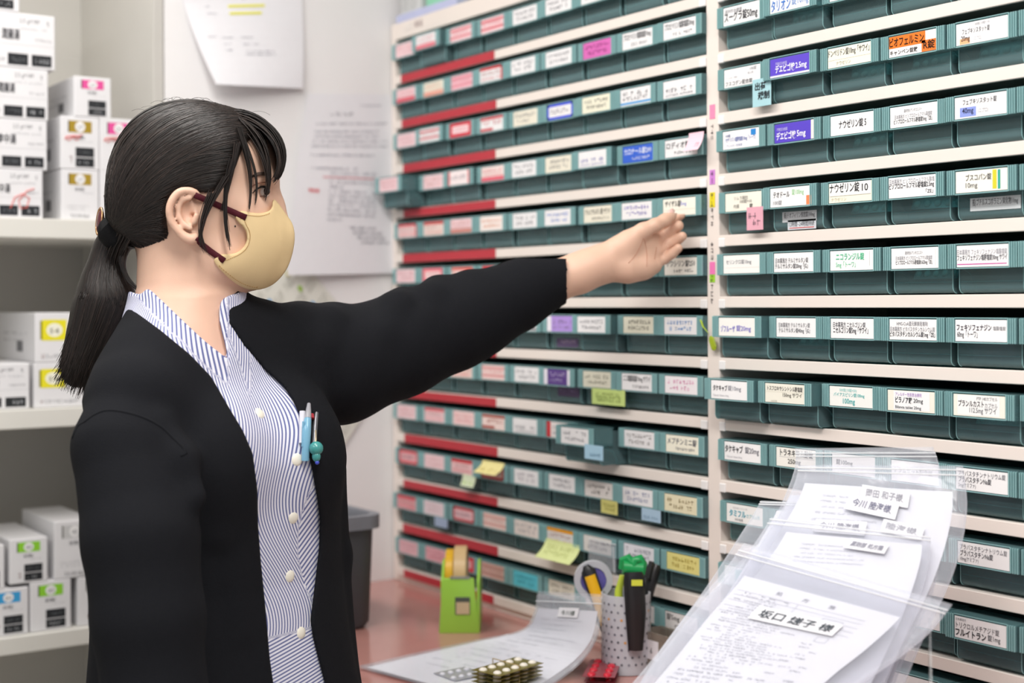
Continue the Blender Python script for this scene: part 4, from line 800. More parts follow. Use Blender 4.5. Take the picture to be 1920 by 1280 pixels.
# ------------------------------------------------------------------ prescription bags leaning in a clear document bin, right foreground
def bags():
    film = clear('bag_film', 'fdfdfe', 'eef1f8', .10, .12, .6, .35, 60); zipm = clear('zip_white', 'ffffff', 'f4f6f8', .55, .2)
    white = mat('bright_paper', 'e8e8ed', .65, .2, .01, 60)
    spec = [
     ('tall clear zip bag at the back of the stack, topmost edge', [((1490, 836, 1.628), (1747, 832, 1.590)), ((1484, 900, 1.612), (1765, 905, 1.575)), ((1400, 1080, 1.575), (1758, 1080, 1.545)), ((1300, 1250, 1.54), (1690, 1250, 1.515)), ((1230, 1400, 1.51), (1640, 1400, 1.49))], .90, (.03, .30, .02), None, None),
     ('clear zip bag whose right corner overhangs the others', [((1500, 866, 1.618), (1804, 864, 1.572)), ((1478, 935, 1.602), (1813, 960, 1.556)), ((1390, 1080, 1.565), (1788, 1075, 1.532)), ((1290, 1250, 1.53), (1722, 1220, 1.505)), ((1220, 1400, 1.50), (1650, 1400, 1.48))], .93, (.06, .17, .08), None, None),
     ('clear zip bag fanned out to the left of the stack', [((1430, 935, 1.594), (1752, 945, 1.560)), ((1400, 985, 1.580), (1760, 1000, 1.545)), ((1325, 1100, 1.555), (1735, 1110, 1.522)), ((1235, 1225, 1.53), (1690, 1230, 1.500)), ((1140, 1380, 1.50), (1620, 1390, 1.47))], .935, (.12, .14, .05), None, None),
     ('clear zip bag with slanted name slip in the middle', [((1452, 962, 1.584), (1745, 1000, 1.546)), ((1400, 1040, 1.565), (1742, 1060, 1.530)), ((1318, 1130, 1.545), (1715, 1150, 1.510)), ((1230, 1240, 1.52), (1670, 1255, 1.488)), ((1140, 1380, 1.49), (1600, 1400, 1.46))], .94, (.14, .12, .05), None, None),
     ('front clear zip bag with large printed prescription sheet', [((1400, 1012, 1.566), (1790, 1128, 1.508)), ((1352, 1078, 1.548), (1748, 1182, 1.494)), ((1290, 1150, 1.527), (1690, 1232, 1.480)), ((1225, 1235, 1.505), (1610, 1290, 1.463)), ((1120, 1360, 1.475), (1500, 1400, 1.44))], .90, (.10, .22, .16), None, None)]
    W, H = .24, .34; FILMS = []
    spec = [(a_, [tuple((x, y, 1.632 - 1.45e-4 * (x - 1490) - 2.4e-4 * (y - 836) - .0135 * (0, 2, 1, 3, 4)[q]) for x, y, _ in r) for r in rows], *rest) for q, (a_, rows, *rest) in enumerate(spec)]
    for bi, (lab, rows, zy, inset, slip, extra) in enumerate(spec):
        S = px_sheet(rows, W, H); base = S(W / 2, 0)
        t = thing('zip_bag', base, lab, 'bag', 'prescription zip bags in the document bin')
        for off in (0, .0032):
            So = (lambda x, y, o=0.0, off=off, S=S, bi=bi: S(x, y, o + off + .0006 * math.sin(x * 61 + bi) * math.sin(y * 47 + bi * 2)))
            mb = MB(); mb.rect(So, 0, 0, W, H, film, 0, 16, 24)
            mb.build('film', t, smooth=True, solid=.0002)
        for dy in (0, -.009):
            mb = MB(); mb.tube([S(W * i / 14, H * zy + dy, .0042) for i in range(15)], .0009, zipm, 6); mb.build('zip_strip', t)
        for e in (0.0012, W - .0012):
            mb = MB(); mb.tube([S(e, H * i / 24, .0018) for i in range(25)], .0006, film, 6); mb.build('side_seam', t)
        # the sheet inside
        a, b, c = inset; xr = W * (1 - c); Sp = lambda x, y, o=0.0: S(x, y, o + .0017)
        mb = MB(); mb.rect(Sp, a * W, .02, xr, H * (1 - b), white, 0, 14, 20)
        if bi == 4:
            k = ink('9c9ca8'); kk = ink('bcbcc6'); x0, yt = a * W, H * (1 - b)
            for i, ch in enumerate('処方箋'): mb.text(Sp, ch, x0 + .045 + i * .030, yt - .022, .008, k, .0005, width=.007)
            def ln(xa, ya, xb, yb): mb.rect(Sp, xa, ya, max(xb, xa + .0004), max(yb, ya + .0004), kk, .0004)
            for y in (.030, .040, .052, .064, .076): ln(x0 + .004, yt - y, x0 + .15, yt - y)
            ln(x0 + .004, yt - .29, x0 + .004, yt - .03); ln(x0 + .15, yt - .29, x0 + .15, yt - .03); ln(x0 + .075, yt - .076, x0 + .075, yt - .03)
            for xa, ya, ww, hh in ((.043, .032, .022, .008), (.110, .046, .022, .008), (.122, .088, .012, .012)):
                ln(x0 + xa, yt - ya, x0 + xa + ww, yt - ya); ln(x0 + xa, yt - ya - hh, x0 + xa + ww, yt - ya - hh); ln(x0 + xa, yt - ya - hh, x0 + xa, yt - ya); ln(x0 + xa + ww, yt - ya - hh, x0 + xa + ww, yt - ya)
            r = random.Random(8)
            for i in range(40): mb.scribble(Sp, x0 + .008 + r.choice((0, .004, .02)), yt - .034 - i * .0052, r.uniform(.03, .11), .0024, kk if i % 3 else k, .0005, .75, ch=.0028, seed=i)
            for i in range(14): mb.scribble(Sp, x0 + .115 + r.uniform(-.01, .02), yt - .11 - i * .0085, .012, .0026, k, .0005, seed=i + 50)
            mb2 = MB(); Sl = lambda x, y, o=0.0: S(x, y, o + .0042)
            mb2.rect(Sl, x0 + .040, yt - .082, x0 + .135, yt - .052, white, 0, 8, 3); mb2.text(Sl, '坂口 縒子 様', x0 + .047, yt - .0755, .0165, ink('3a444c'), .0006, width=.082, bold=.008, res=3)
            mb2.build('name_slip', t, solid=.0002)
        else:
            r = random.Random(bi)
            for i in range(5): mb.scribble(Sp, a * W + .03, H * (1 - b) - .02 - i * .008, r.uniform(.05, .12), .0025, ink('cfcfd6'), .0005, seed=i)
        FILMS.append((t, So))
        tag(mb.build('prescription_sheet', origin=Sp(W / 2, .02), solid=.0002), ('white sheet inside the rearmost zip bag', 'white sheet inside the overhanging right zip bag', 'white sheet inside the left fanned zip bag', 'white sheet inside the middle zip bag', 'printed prescription sheet inside the front zip bag')[bi], 'paper', 'prescription sheets in zip bags')
    # name slips on the films, set on the bag surface they are stuck to
    def slip(bi, q, txt, colr, lift):
        t, S = FILMS[bi]; vs = [S(W * i / 16, H * j / 24) for j in range(25) for i in range(17)]
        bv = BVHTree.FromPolygons([Vector(v) for v in vs], [(j * 17 + i, j * 17 + i + 1, j * 17 + i + 18, j * 17 + i + 17) for j in range(24) for i in range(16)])
        (ax, ay), (bx, by), (cx_, cy_), (dx, dy) = q                 # top left, top right, bottom right, bottom left
        def Sl(x, y, o=0.0):
            px = (ax * (1 - x) + bx * x) * y + (dx * (1 - x) + cx_ * x) * (1 - y); py = (ay * (1 - x) + by * x) * y + (dy * (1 - x) + cy_ * x) * (1 - y)
            h = bv.ray_cast(Vector(CAM), Vector(ray(px, py)).normalized())[3]; w_ = h / np.linalg.norm(ray(px, py)) if h else 1.56
            return P(px, py, w_ - lift - .0012 - o)
        mb = MB(); mb.rect(Sl, 0, 0, 1, 1, white, 0, 8, 3); mb.text(Sl, txt, .10, .26, .46, ink(colr), .0005, width=.80, bold=.012); mb.build('name_slip', t, solid=.0002)
    slip(1, ((1617, 908), (1707, 923), (1702, 952), (1612, 938)), '岡田 和子様', 'a2a2ac', .0010)
    slip(1, ((1595, 927), (1687, 944), (1678, 974), (1582, 953)), '今川 陸海様', '7c7c92', .0026)
    slip(1, ((1530, 973), (1626, 978), (1621, 1004), (1522, 996)), '今川 陸海様', '9a9aa8', .0014)
    slip(1, ((1657, 972), (1734, 989), (1727, 1012), (1650, 996)), '陸海様', 'b0b0ba', .0014)
    slip(3, ((1596, 1008), (1668, 1020), (1658, 1038), (1580, 1026)), '薬剤部 処方箋', '9a9aa8', .0014)
    # clear document bin they stand in
    ac = clear('acrylic_bin', 'f6f8f8', 'e0e5e6', .12, .1); a = P(1741, 1166, 1.50)
    u = P(1741, 1166, 1.50) - P(1240, 1166, 1.573); u[2] = 0; u /= np.linalg.norm(u); v = np.array([-u[1], u[0], 0]); v = v if np.dot(v, FW) > 0 else -v
    pts = [S(x, y) for _, S in FILMS for x in (0, W) for y in (0, H * .15, H * .3)]; lo_v = min((p_ - a) @ v for p_ in pts) - .012; lo_u = min((p_ - a) @ u for p_ in pts) - .012
    wu, wv_ = -lo_u, max(.02, max((p_ - a) @ v for p_ in pts) + .012) - lo_v
    o = np.array([a[0], a[1], 0]) + u * lo_u + v * lo_v
    M = Matrix(((u[0], v[0], 0, o[0]), (u[1], v[1], 0, o[1]), (0, 0, 1, CZ + .0005), (0, 0, 0, 1)))
    t = thing('document_bin', M @ Vector((wu / 2, wv_ / 2, 0)), 'clear acrylic document bin holding the prescription bags', 'document bin')
    h = a[2] - CZ; lo = .045; mb = MB()
    side = [(0, 0), (wv_, 0), (wv_, h), (wv_ - .03, h), (0, lo)]
    mb.prism(side, M @ Matrix(((0, 0, 1, wu), (1, 0, 0, 0), (0, 1, 0, 0), (0, 0, 0, 1))), .0025, ac)
    for p0, p1 in (((0, 0, 0), (wu, .0025, lo)), ((0, wv_ - .0025, 0), (wu, wv_, .05)), ((0, .0025, 0), (.0025, wv_ - .0025, lo)), ((.0025, .0025, 0), (wu, wv_ - .0025, .0025))): mb.box(p0, p1, ac, 0, 1, M)
    mb.build('bin_walls', t)
    for px, py, k in ((1470, 1275, 0), (1522, 1245, 1)):
        p0 = P(px - 14, py + 60, 1.53); p1 = P(px + 14, py - 42, 1.53); tt = thing('ointment_tube', p0, 'white ointment tube with teal print ' + ('nearer the front bag' if k == 0 else 'nearer the drawers') + ' in the document bin', 'tube', 'ointment tubes')
        MB().tube([p0, p0 * .4 + p1 * .6, p1 * .95 + p0 * .05, p1], [.011, .011, .010, .004], mat('tube_white', 'eef0f2', .4), 14).build('tube_body', tt, smooth='auto')
        MB().tube([p0 * .45 + p1 * .55, p1 * .93 + p0 * .07], [.0113, .0105], mat('tube_teal', '4aa6bd', .4), 14, False).build('printed_band', tt, smooth='auto')
bags()
# ------------------------------------------------------------------ the person: smooth volumes meshed as single surfaces
class Field:
    def __init__(s, lo, hi, h):
        s.lo = np.array(lo, float); s.h = h; s.n = np.ceil((np.array(hi) - s.lo) / h).astype(int) + 1
        s.D = np.full(s.n, 1.0, np.float32)
    def block(s, lo, hi):
        a = np.clip(np.floor((np.array(lo) - s.lo) / s.h).astype(int), 0, s.n); b = np.clip(np.ceil((np.array(hi) - s.lo) / s.h).astype(int) + 1, 0, s.n)
        if np.any(b <= a): return None
        ax = [(s.lo[i] + s.h * np.arange(a[i], b[i])).astype(np.float32) for i in range(3)]
        return tuple(slice(a[i], b[i]) for i in range(3)), (ax[0][:, None, None], ax[1][None, :, None], ax[2][None, None, :])
    def union(s, fn, lo, hi, k):
        bl = s.block(np.array(lo) - k - 3 * s.h, np.array(hi) + k + 3 * s.h)
        if bl is None: return
        sl, X = bl; d = fn(*X).astype(np.float32); a = s.D[sl]
        m = np.minimum(a, d)
        if k > 0: t = np.maximum(k - np.abs(a - d), 0) / k; m = m - t * t * k * .25
        s.D[sl] = m
    def cut(s, fn, lo, hi, k=0.0):
        bl = s.block(lo, hi)
        if bl is None: return
        sl, X = bl; d = -fn(*X).astype(np.float32); a = s.D[sl]; m = np.maximum(a, d)
        if k > 0: t = np.maximum(k - np.abs(a - d), 0) / k; m = m + t * t * k * .25
        s.D[sl] = m
    def keep(s, fn, k=0.0):
        s.cut(lambda *X: -fn(*X), s.lo, s.lo + s.h * s.n, k)
    def cap(s, p0, p1, r0, r1=None, k=.01, off=0.0):
        p0, p1 = np.array(p0, float), np.array(p1, float); r1 = r0 if r1 is None else r1; r0 += off; r1 += off
        d = p1 - p0; L2 = float(d @ d) + 1e-12
        def fn(x, y, z):
            t = np.clip(((x - p0[0]) * d[0] + (y - p0[1]) * d[1] + (z - p0[2]) * d[2]) / L2, 0, 1)
            return np.sqrt((x - p0[0] - t * d[0]) ** 2 + (y - p0[1] - t * d[1]) ** 2 + (z - p0[2] - t * d[2]) ** 2) - (r0 + t * (r1 - r0))
        r = max(r0, r1); s.union(fn, np.minimum(p0, p1) - r, np.maximum(p0, p1) + r, k)
    def chain(s, pts, k=.01, off=0.0):
        for (a, ra), (b, rb) in zip(pts[:-1], pts[1:]): s.cap(a, b, ra, rb, k, off)
    def ell(s, c, ax, k=.01, R=None, off=0.0, sub=False):
        c = np.array(c, float); a = np.array(ax, float) + off; R = np.eye(3) if R is None else R
        def fn(x, y, z):
            X = (x - c[0], y - c[1], z - c[2]); q = [sum(R[i][j] * X[j] for j in range(3)) / a[i] for i in range(3)]
            k0 = np.sqrt(q[0] ** 2 + q[1] ** 2 + q[2] ** 2); k1 = np.sqrt((q[0] / a[0]) ** 2 + (q[1] / a[1]) ** 2 + (q[2] / a[2]) ** 2) + 1e-9
            return k0 * (k0 - 1) / k1
        r = max(a)
        if sub: s.cut(fn, c - r - k - .01, c + r + k + .01, k)
        else: s.union(fn, c - r, c + r, k)
    def mesh(s, smooth=2):
        D = s.D; h = s.h; S = D < 0
        n = np.array(D.shape) - 1
        cs = [S[i:i + n[0], j:j + n[1], k:k + n[2]] for i in (0, 1) for j in (0, 1) for k in (0, 1)]
        anyc = cs[0].copy(); allc = cs[0].copy()
        for c in cs[1:]: anyc |= c; allc &= c
        mix = anyc & ~allc; idx = np.argwhere(mix); N = len(idx)
        vid = np.full(mix.shape, -1, np.int32); vid[mix] = np.arange(N)
        corner = [(i, j, k) for i in (0, 1) for j in (0, 1) for k in (0, 1)]
        V = {c: D[idx[:, 0] + c[0], idx[:, 1] + c[1], idx[:, 2] + c[2]] for c in corner}
        acc = np.zeros((N, 3)); cnt = np.zeros(N)
        for c in corner:
            for ax in range(3):
                if c[ax]: continue
                e = list(c); e[ax] = 1; va, vb = V[c], V[tuple(e)]; m = (va < 0) != (vb < 0)
                t = np.where(m, va / np.where(m, va - vb, 1), 0)
                for a in range(3): acc[:, a] += np.where(m, c[a] + (t if a == ax else 0), 0)
                cnt += m
        P_ = s.lo + h * (idx + acc / cnt[:, None])
        quads = []
        for ax in range(3):
            o1, o2 = [(1, 2), (2, 0), (0, 1)][ax]
            A = np.take(S, range(0, S.shape[ax] - 1), ax); B = np.take(S, range(1, S.shape[ax]), ax)
            E = np.argwhere(A != B)
            if not len(E): continue
            E = E[(E[:, o1] > 0) & (E[:, o2] > 0) & (E[:, o1] < vid.shape[o1]) & (E[:, o2] < vid.shape[o2])]
            fl = A[E[:, 0], E[:, 1], E[:, 2]]
            def at(d1, d2): q = E.copy(); q[:, o1] += d1; q[:, o2] += d2; return vid[q[:, 0], q[:, 1], q[:, 2]]
            Q = np.stack([at(-1, -1), at(0, -1), at(0, 0), at(-1, 0)], 1)
            Q[~fl] = Q[~fl][:, ::-1]; quads.append(Q)
        Q = np.concatenate(quads); Q = Q[(Q >= 0).all(1)]
        for _ in range(smooth):
            a2 = np.zeros_like(P_); c2 = np.zeros(N)
            for i in range(4):
                np.add.at(a2, Q[:, i], P_[Q[:, (i + 1) % 4]]); np.add.at(c2, Q[:, i], 1)
            P_ = P_ * .5 + .5 * a2 / np.maximum(c2, 1)[:, None]
        return P_, Q
def poly_map(poly, x0=0, y0=100, x1=1350, y1=1600, st=2):
    """signed distance to an outline, negative inside"""
    xs = np.arange(x0, x1, st, dtype=np.float32)[:, None]; ys = np.arange(y0, y1, st, dtype=np.float32)[None, :]
    d = np.full((xs.shape[0], ys.shape[1]), 1e9, np.float32); ins = np.zeros(d.shape, bool); n = len(poly)
    for i in range(n):
        (ax, ay), (bx, by) = poly[i], poly[(i + 1) % n]; ex, ey = bx - ax, by - ay
        t = np.clip(((xs - ax) * ex + (ys - ay) * ey) / (ex * ex + ey * ey + 1e-9), 0, 1)
        d = np.minimum(d, (xs - ax - t * ex) ** 2 + (ys - ay - t * ey) ** 2)
        if ay != by: ins ^= ((ay > ys) != (by > ys)) & (xs < (bx - ax) * (ys - ay) / (by - ay) + ax)
    d = np.sqrt(d); d[ins] *= -1
    def fn(u, v, w):
        px = CX + FPX * u / w; py = CY - FPX * v / w
        px, py = np.broadcast_arrays(px, py); fx = np.clip((px - x0) / st, 0, d.shape[0] - 1.01); fy = np.clip((py - y0) / st, 0, d.shape[1] - 1.01)
        i = fx.astype(np.int32); j = fy.astype(np.int32); a = fx - i; b = fy - j
        val = d[i, j] * (1 - a) * (1 - b) + d[i + 1, j] * a * (1 - b) + d[i, j + 1] * (1 - a) * b + d[i + 1, j + 1] * a * b
        return val * w / FPX
    return fn
def spline(pts, n=60):
    """smooth closed outline through points"""
    p = np.array(pts, float); m = len(p); out = []
    for i in range(m):
        p0, p1, p2, p3 = p[i - 1], p[i], p[(i + 1) % m], p[(i + 2) % m]
        for t in np.linspace(0, 1, 5)[:-1]:
            out.append(tuple(.5 * ((2 * p1) + (-p0 + p2) * t + (2 * p0 - 5 * p1 + 4 * p2 - p3) * t * t + (-p0 + 3 * p1 - 3 * p2 + p3) * t ** 3)))
    return out
def build_q(name, Pq, Q, m, parent, attrs=None, smooth=True):
    """surface given in right/up/depth metres -> mesh object"""
    wv = q2w(Pq) - parent_loc(parent)
    me = bpy.data.meshes.new(name); me.vertices.add(len(wv)); me.vertices.foreach_set('co', wv.astype(np.float32).ravel())
    me.loops.add(len(Q) * 4); me.polygons.add(len(Q)); me.loops.foreach_set('vertex_index', Q.astype(np.int32).ravel())
    me.polygons.foreach_set('loop_start', np.arange(0, len(Q) * 4, 4, dtype=np.int32)); me.update(calc_edges=True)
    me.polygons.foreach_set('use_smooth', [smooth] * len(Q))
    for k, val in (attrs or {}).items():
        a = me.attributes.new(k, 'FLOAT', 'POINT'); a.data.foreach_set('value', np.asarray(val, np.float32))
    me.materials.append(m); me.validate(); o = bpy.data.objects.new(name, me); COL.objects.link(o); o.parent = parent; return o
def bvh_of(Pq, Q): return BVHTree.FromPolygons([Vector(p) for p in q2w(Pq)], [tuple(int(x) for x in f) for f in Q])
def hit(bv, px, py):
    r = ray(px, py); L = np.linalg.norm(r); loc, nor, i, d = bv.ray_cast(Vector(CAM), Vector(r / L))
    return (None, None) if loc is None else (d / L, np.array(nor))
Kp = lambda px, py, w: q3(px, py, w)
rp = lambda r, w: r * w / FPX

HW = 1.72                                           # depth of the middle of her head
def add_head(F, off=0.0, ear=True):
    w = HW
    F.ell(Kp(352, 335, w), (rp(148, w), rp(140, w), .0725), .02, off=off)                     # cranium
    F.ell(Kp(428, 385, w), (rp(84, w), rp(118, w), .064), .03, off=off)                       # face
    F.ell(Kp(468, 300, w), (rp(40, w), rp(56, w), .052), .03, off=off)                        # forehead
    F.cap(Kp(497, 331, w - .028), Kp(497, 331, w + .028), rp(11, w), None, .016, off)           # brow
    F.chain([(Kp(502, 345, w), rp(9, w)), (Kp(516, 385, w), rp(10, w)), (Kp(530, 418, w), rp(13, w))], .018, off)   # nose
    F.ell(Kp(470, 464, w), (rp(52, w), rp(58, w), .045), .03, off=off)                        # mouth region
    F.ell(Kp(476, 508, w), (rp(24, w), rp(20, w), .022), .02, off=off)                       # chin
    for s in (-1, 1):
        F.chain([(Kp(372, 440, w + s * .056), rp(22, w)), (Kp(412, 492, w + s * .044), rp(22, w)), (Kp(466, 510, w + s * .014), rp(20, w))], .03, off)   # jaw
        F.ell(Kp(462, 402, w + s * .036), (rp(32, w), rp(34, w), .020), .025, off=off)         # cheek
        F.ell(Kp(505, 360, w + s * .033), (.012, .0105, .013), .010, off=-off, sub=True)       # eye socket
def add_neck(F, off=0.0, k=.03):
    F.chain([(Kp(335, 430, 1.722), .050), (Kp(349, 520, 1.715), .0485), (Kp(356, 600, 1.705), .050), (Kp(372, 690, 1.70), .060)], k, off)
    F.chain([(Kp(340, 560, 1.715), .040), (Kp(330, 640, 1.70), .055)], k, off)
T0 = [  # y pixel, centre x pixel, half width, half depth
 (560, 358, .050, .045), (620, 366, .085, .054), (680, 380, .125, .064), (740, 390, .146, .080), (800, 398, .146, .093), (860, 406, .148, .100), (970, 412, .150, .100),
 (1080, 416, .150, .098), (1185, 420, .153, .105), (1280, 424, .160, .112), (1400, 432, .172, .126), (1500, 432, .170, .126)]
TW = 1.70; TA = math.radians(40); TN = (math.cos(TA), -math.sin(TA)); TS = (-math.sin(TA), -math.cos(TA))
tv = np.array([(CY - r[0]) / FPX * TW for r in T0])[::-1]; tc = np.array([(r[1] - CX) / FPX * TW for r in T0])[::-1]
ta = np.array([r[2] for r in T0])[::-1]; tb = np.array([r[3] for r in T0])[::-1]
def torso_ns(u, v, w):
    c = np.interp(np.ravel(v), tv, tc).reshape(np.shape(v)).astype(np.float32); du = u - c; dw = w - TW
    return du * TN[0] + dw * TN[1], du * TS[0] + dw * TS[1]
def torso_fn(off):
    def fn(u, v, w):
        xn, xs = torso_ns(u, v, w); sh = np.shape(v)
        a = np.interp(np.ravel(v), tv, ta).reshape(sh).astype(np.float32) + off; b = np.interp(np.ravel(v), tv, tb).reshape(sh).astype(np.float32) + off
        q = (np.abs(xs / a) ** 2.3 + np.abs(xn / b) ** 2.3) ** (1 / 2.3)
        d = (q - 1) * np.minimum(a, b) * .9
        return np.maximum(d, np.maximum(v - tv[-1] - off, tv[0] - v))
    return fn
def add_torso(F, off=0.0, k=.03):
    F.union(torso_fn(off), (-.62, tv[0], 1.45), (-.12, tv[-1] + .01, 1.95), k)
    for s in (-1, 1):                                            # bust
        c = np.array([np.interp((CY - 850) / FPX * TW, tv, tc) + .066 * TN[0] + s * .060 * TS[0], (CY - 850) / FPX * TW, TW + .066 * TN[1] + s * .060 * TS[1]])
        F.ell(c, (.046, .058, .046), .05, off=off)
    F.chain([(Kp(372, 650, 1.70), .050), (Kp(545, 662, 1.818), .051)], k, off)       # far shoulder
    F.chain([(Kp(360, 655, 1.695), .048), (Kp(268, 745, 1.585), .046)], k, off)      # near shoulder
    F.chain([(Kp(335, 580, 1.712), .032), (Kp(292, 675, 1.63), .032)], k, off)
    F.chain([(Kp(352, 590, 1.715), .032), (Kp(462, 632, 1.77), .032)], k, off)
LARM = [(570, 676, 1.838, .067), (636, 684, 1.86, .071), (750, 648, 1.90, .0625), (850, 607, 1.938, .0575), (905, 583, 1.955, .050), (980, 548, 1.972, .0405), (1040, 524, 1.982, .034)]
RARM = [(250, 762, 1.575, .047), (236, 838, 1.552, .056), (264, 1010, 1.515, .0605), (278, 1160, 1.50, .0580), (290, 1300, 1.49, .053), (297, 1400, 1.487, .044)]

def make_person():
    base = P(430, 900, TW); base[2] = 0.0
    T = thing('person', base, 'person in black cardigan and striped shirt wearing a beige mask, reaching toward the drawers', 'person')
    skin = mat('skin', 'dcb49d', .48, .4, .03, 60, .06, 900, sss=.08)
    # ---- body: head, neck, chest, arms and hand in one surface
    F = Field((-.60, -.30, 1.46), (-.05, .275, 2.02), .0020)
    add_head(F); add_neck(F, 0, .03)
    F.union(torso_fn(-.012), (-.62, tv[0], 1.45), (-.12, tv[-1] + .01, 1.95), .03)
    F.chain([(Kp(372, 660, 1.70), .038), (Kp(560, 668, 1.825), .040)], .02)
    F.chain([(Kp(360, 662, 1.70), .036), (Kp(275, 765, 1.595), .030)], .02)
    F.chain([(Kp(262, 785, 1.585), .030), (Kp(258, 900, 1.54), .036)], .02)
    # ear
    e = 1.642; F.ell(Kp(346, 402, e + .008), (rp(27, e), rp(42, e), .012), .006)
    F.ell(Kp(351, 398, e - .0045), (rp(15, e), rp(23, e), .0085), .004, sub=True)
    rim = [(374, 372, e + .004, 4), (366, 361, e - .001, 5), (350, 357, e - .005, 5.5), (334, 361, e - .008, 5.5), (322, 376, e - .010, 5.5), (317, 396, e - .010, 5.5), (322, 416, e - .008, 5.5), (333, 431, e - .006, 5.8), (346, 444, e - .003, 7.5), (360, 449, e, 8.5), (367, 444, e + .003, 7)]
    rq = np.array(rim, float); tt = np.linspace(0, len(rim) - 1, 44); cmr = lambda t: (lambda i, f: .5 * (2 * rq[i] + (-rq[max(i - 1, 0)] + rq[min(i + 1, len(rq) - 1)]) * f + (2 * rq[max(i - 1, 0)] - 5 * rq[i] + 4 * rq[min(i + 1, len(rq) - 1)] - rq[min(i + 2, len(rq) - 1)]) * f * f + (-rq[max(i - 1, 0)] + 3 * rq[i] - 3 * rq[min(i + 1, len(rq) - 1)] + rq[min(i + 2, len(rq) - 1)]) * f ** 3))(min(int(t), len(rq) - 2), t - min(int(t), len(rq) - 2))
    F.chain([(Kp(x, y, w_), rp(r, w_)) for x, y, w_, r in map(cmr, tt)], .003)
    F.chain([(Kp(x, y, e - .004), rp(5, e)) for x, y in ((356, 371), (342, 374), (334, 388), (335, 406), (345, 421), (357, 428))], .003)
    F.cap(Kp(367, 405, e - .001), Kp(364, 416, e - .001), rp(6.5, e), None, .004)
    F.ell(Kp(360, 404, e + .002), (.0030, .0035, .008), .002, sub=True)
    F.chain([(Kp(x, y, w_), max(.026, r - .022)) for x, y, w_, r in LARM[:5]], .02)
    P1, Q1 = F.mesh(2); del F
    # forearm and hand, meshed finer and carried on from the upper arm inside the sleeve
    F = Field((-.085, -.03, 1.90), (.262, .125, 2.065), .0012); hw = 1.990
    F.chain([(Kp(x, y, w_), max(.026, r - .022)) for x, y, w_, r in LARM[3:-1]] + [(Kp(1040, 527, 1.982), .027)], .02)
    F.chain([(Kp(1040, 527, 1.982), .0275), (Kp(1085, 512, 1.984), .0268), (Kp(1112, 500, 1.986), .0250), (Kp(1136, 491, 1.988), .0238)], .012)
    F.chain([(Kp(1136, 482, hw), .0175), (Kp(1168, 470, hw + .003), .0185), (Kp(1204, 453, hw + .010), .0150), (Kp(1224, 446, hw + .014), .0105)], .014)   # thumb side of palm
    F.chain([(Kp(1136, 503, hw), .0170), (Kp(1178, 503, hw - .001), .0180), (Kp(1208, 500, hw + .004), .0150), (Kp(1228, 497, hw + .007), .0100)], .014)  # heel side
    F.chain([(Kp(1150, 490, hw + .006), .0165), (Kp(1200, 474, hw + .012), .0140), (Kp(1230, 470, hw + .014), .0100)], .014)
    F.ell(Kp(1172, 460, hw - .008), (.0260, .0160, .0140), .012, R=np.array([[.90, .43, 0], [-.43, .90, 0], [0, 0, 1.]]))           # thenar mound
    F.chain([(Kp(1180, 450, hw - .006), .0150), (Kp(1206, 433, hw - .009), .0112), (Kp(1228, 422, hw - .008), .0090), (Kp(1246, 413, hw + .000), .0084), (Kp(1257, 404, hw + .006), .0078), (Kp(1265, 392, hw + .012), .0050)], .005)  # thumb
    fg = [[(1218, 445, .016, .0088), (1240, 427, .034, .0080), (1262, 415, .034, .0074), (1277, 404, .025, .0058)],
          [(1226, 455, .014, .0092), (1247, 443, .024, .0086), (1263, 432, .017, .0082), (1272, 423, .008, .0074)],
          [(1229, 474, .011, .0090), (1250, 461, .020, .0084), (1267, 452, .013, .0078), (1279, 443, .004, .0066)],
          [(1227, 494, .007, .0086), (1246, 485, .013, .0076), (1261, 475, .007, .0072), (1272, 465, .001, .0060)]]
    for f in fg: F.chain([(Kp(x, y, hw + d), r) for x, y, d, r in f], .0012)
    P2, Q2 = F.mesh(1); del F
    # right forearm and relaxed hand hanging at her side
    F = Field((-.46, -.64, 1.40), (-.30, -.30, 1.56), .0016); rw = 1.487
    F.chain([(Kp(272, 1120, 1.50), .030), (Kp(296, 1380, rw), .0245), (Kp(299, 1425, rw), .0225)], .01)
    F.chain([(Kp(299, 1420, rw), .021), (Kp(300, 1470, rw), .020), (Kp(305, 1515, rw), .0150)], .012)
    for dx, dw, ln in ((20, -.012, 1.0), (9, -.004, 1.12), (-3, .004, 1.06), (-15, .011, .86)):
        F.chain([(Kp(302 + dx * .6, 1455, rw + dw), .0115), (Kp(304 + dx, 1515, rw + dw * 1.2), .0098), (Kp(306 + dx + 4, 1515 + 42 * ln, rw + dw * 1.2), .0084), (Kp(306 + dx - 2, 1515 + 72 * ln, rw + dw * 1.3), .0076), (Kp(306 + dx - 12, 1515 + 96 * ln, rw + dw * 1.3), .0062)], .0015)
    F.chain([(Kp(308, 1440, rw - .006), .0140), (Kp(326, 1475, rw - .012), .0110), (Kp(335, 1510, rw - .014), .0088), (Kp(336, 1542, rw - .013), .0064)], .006)
    P3, Q3 = F.mesh(1); del F
    Pb, Qb = np.vstack([P1, P2, P3]), np.vstack([Q1, Q2 + len(P1), Q3 + len(P1) + len(P2)])
    body = build_q('body', Pb, Qb, skin, T); bvb = bvh_of(Pb, Qb)
    # ---- shirt
    F = Field((-.60, -.66, 1.46), (-.15, .045, 1.96), .003)
    add_torso(F, .003); add_neck(F, .0055, .03)
    neck = spline([(262, 552), (277, 541), (300, 560), (340, 598), (385, 640), (420, 668), (428, 684), (423, 650), (415, 618), (411, 594), (418, 560), (470, 530), (470, 440), (300, 420), (225, 480), (235, 535)])
    F.cut(poly_map(neck), F.lo, F.lo + F.h * F.n, .002)
    Ps, Qs = F.mesh(2); del F
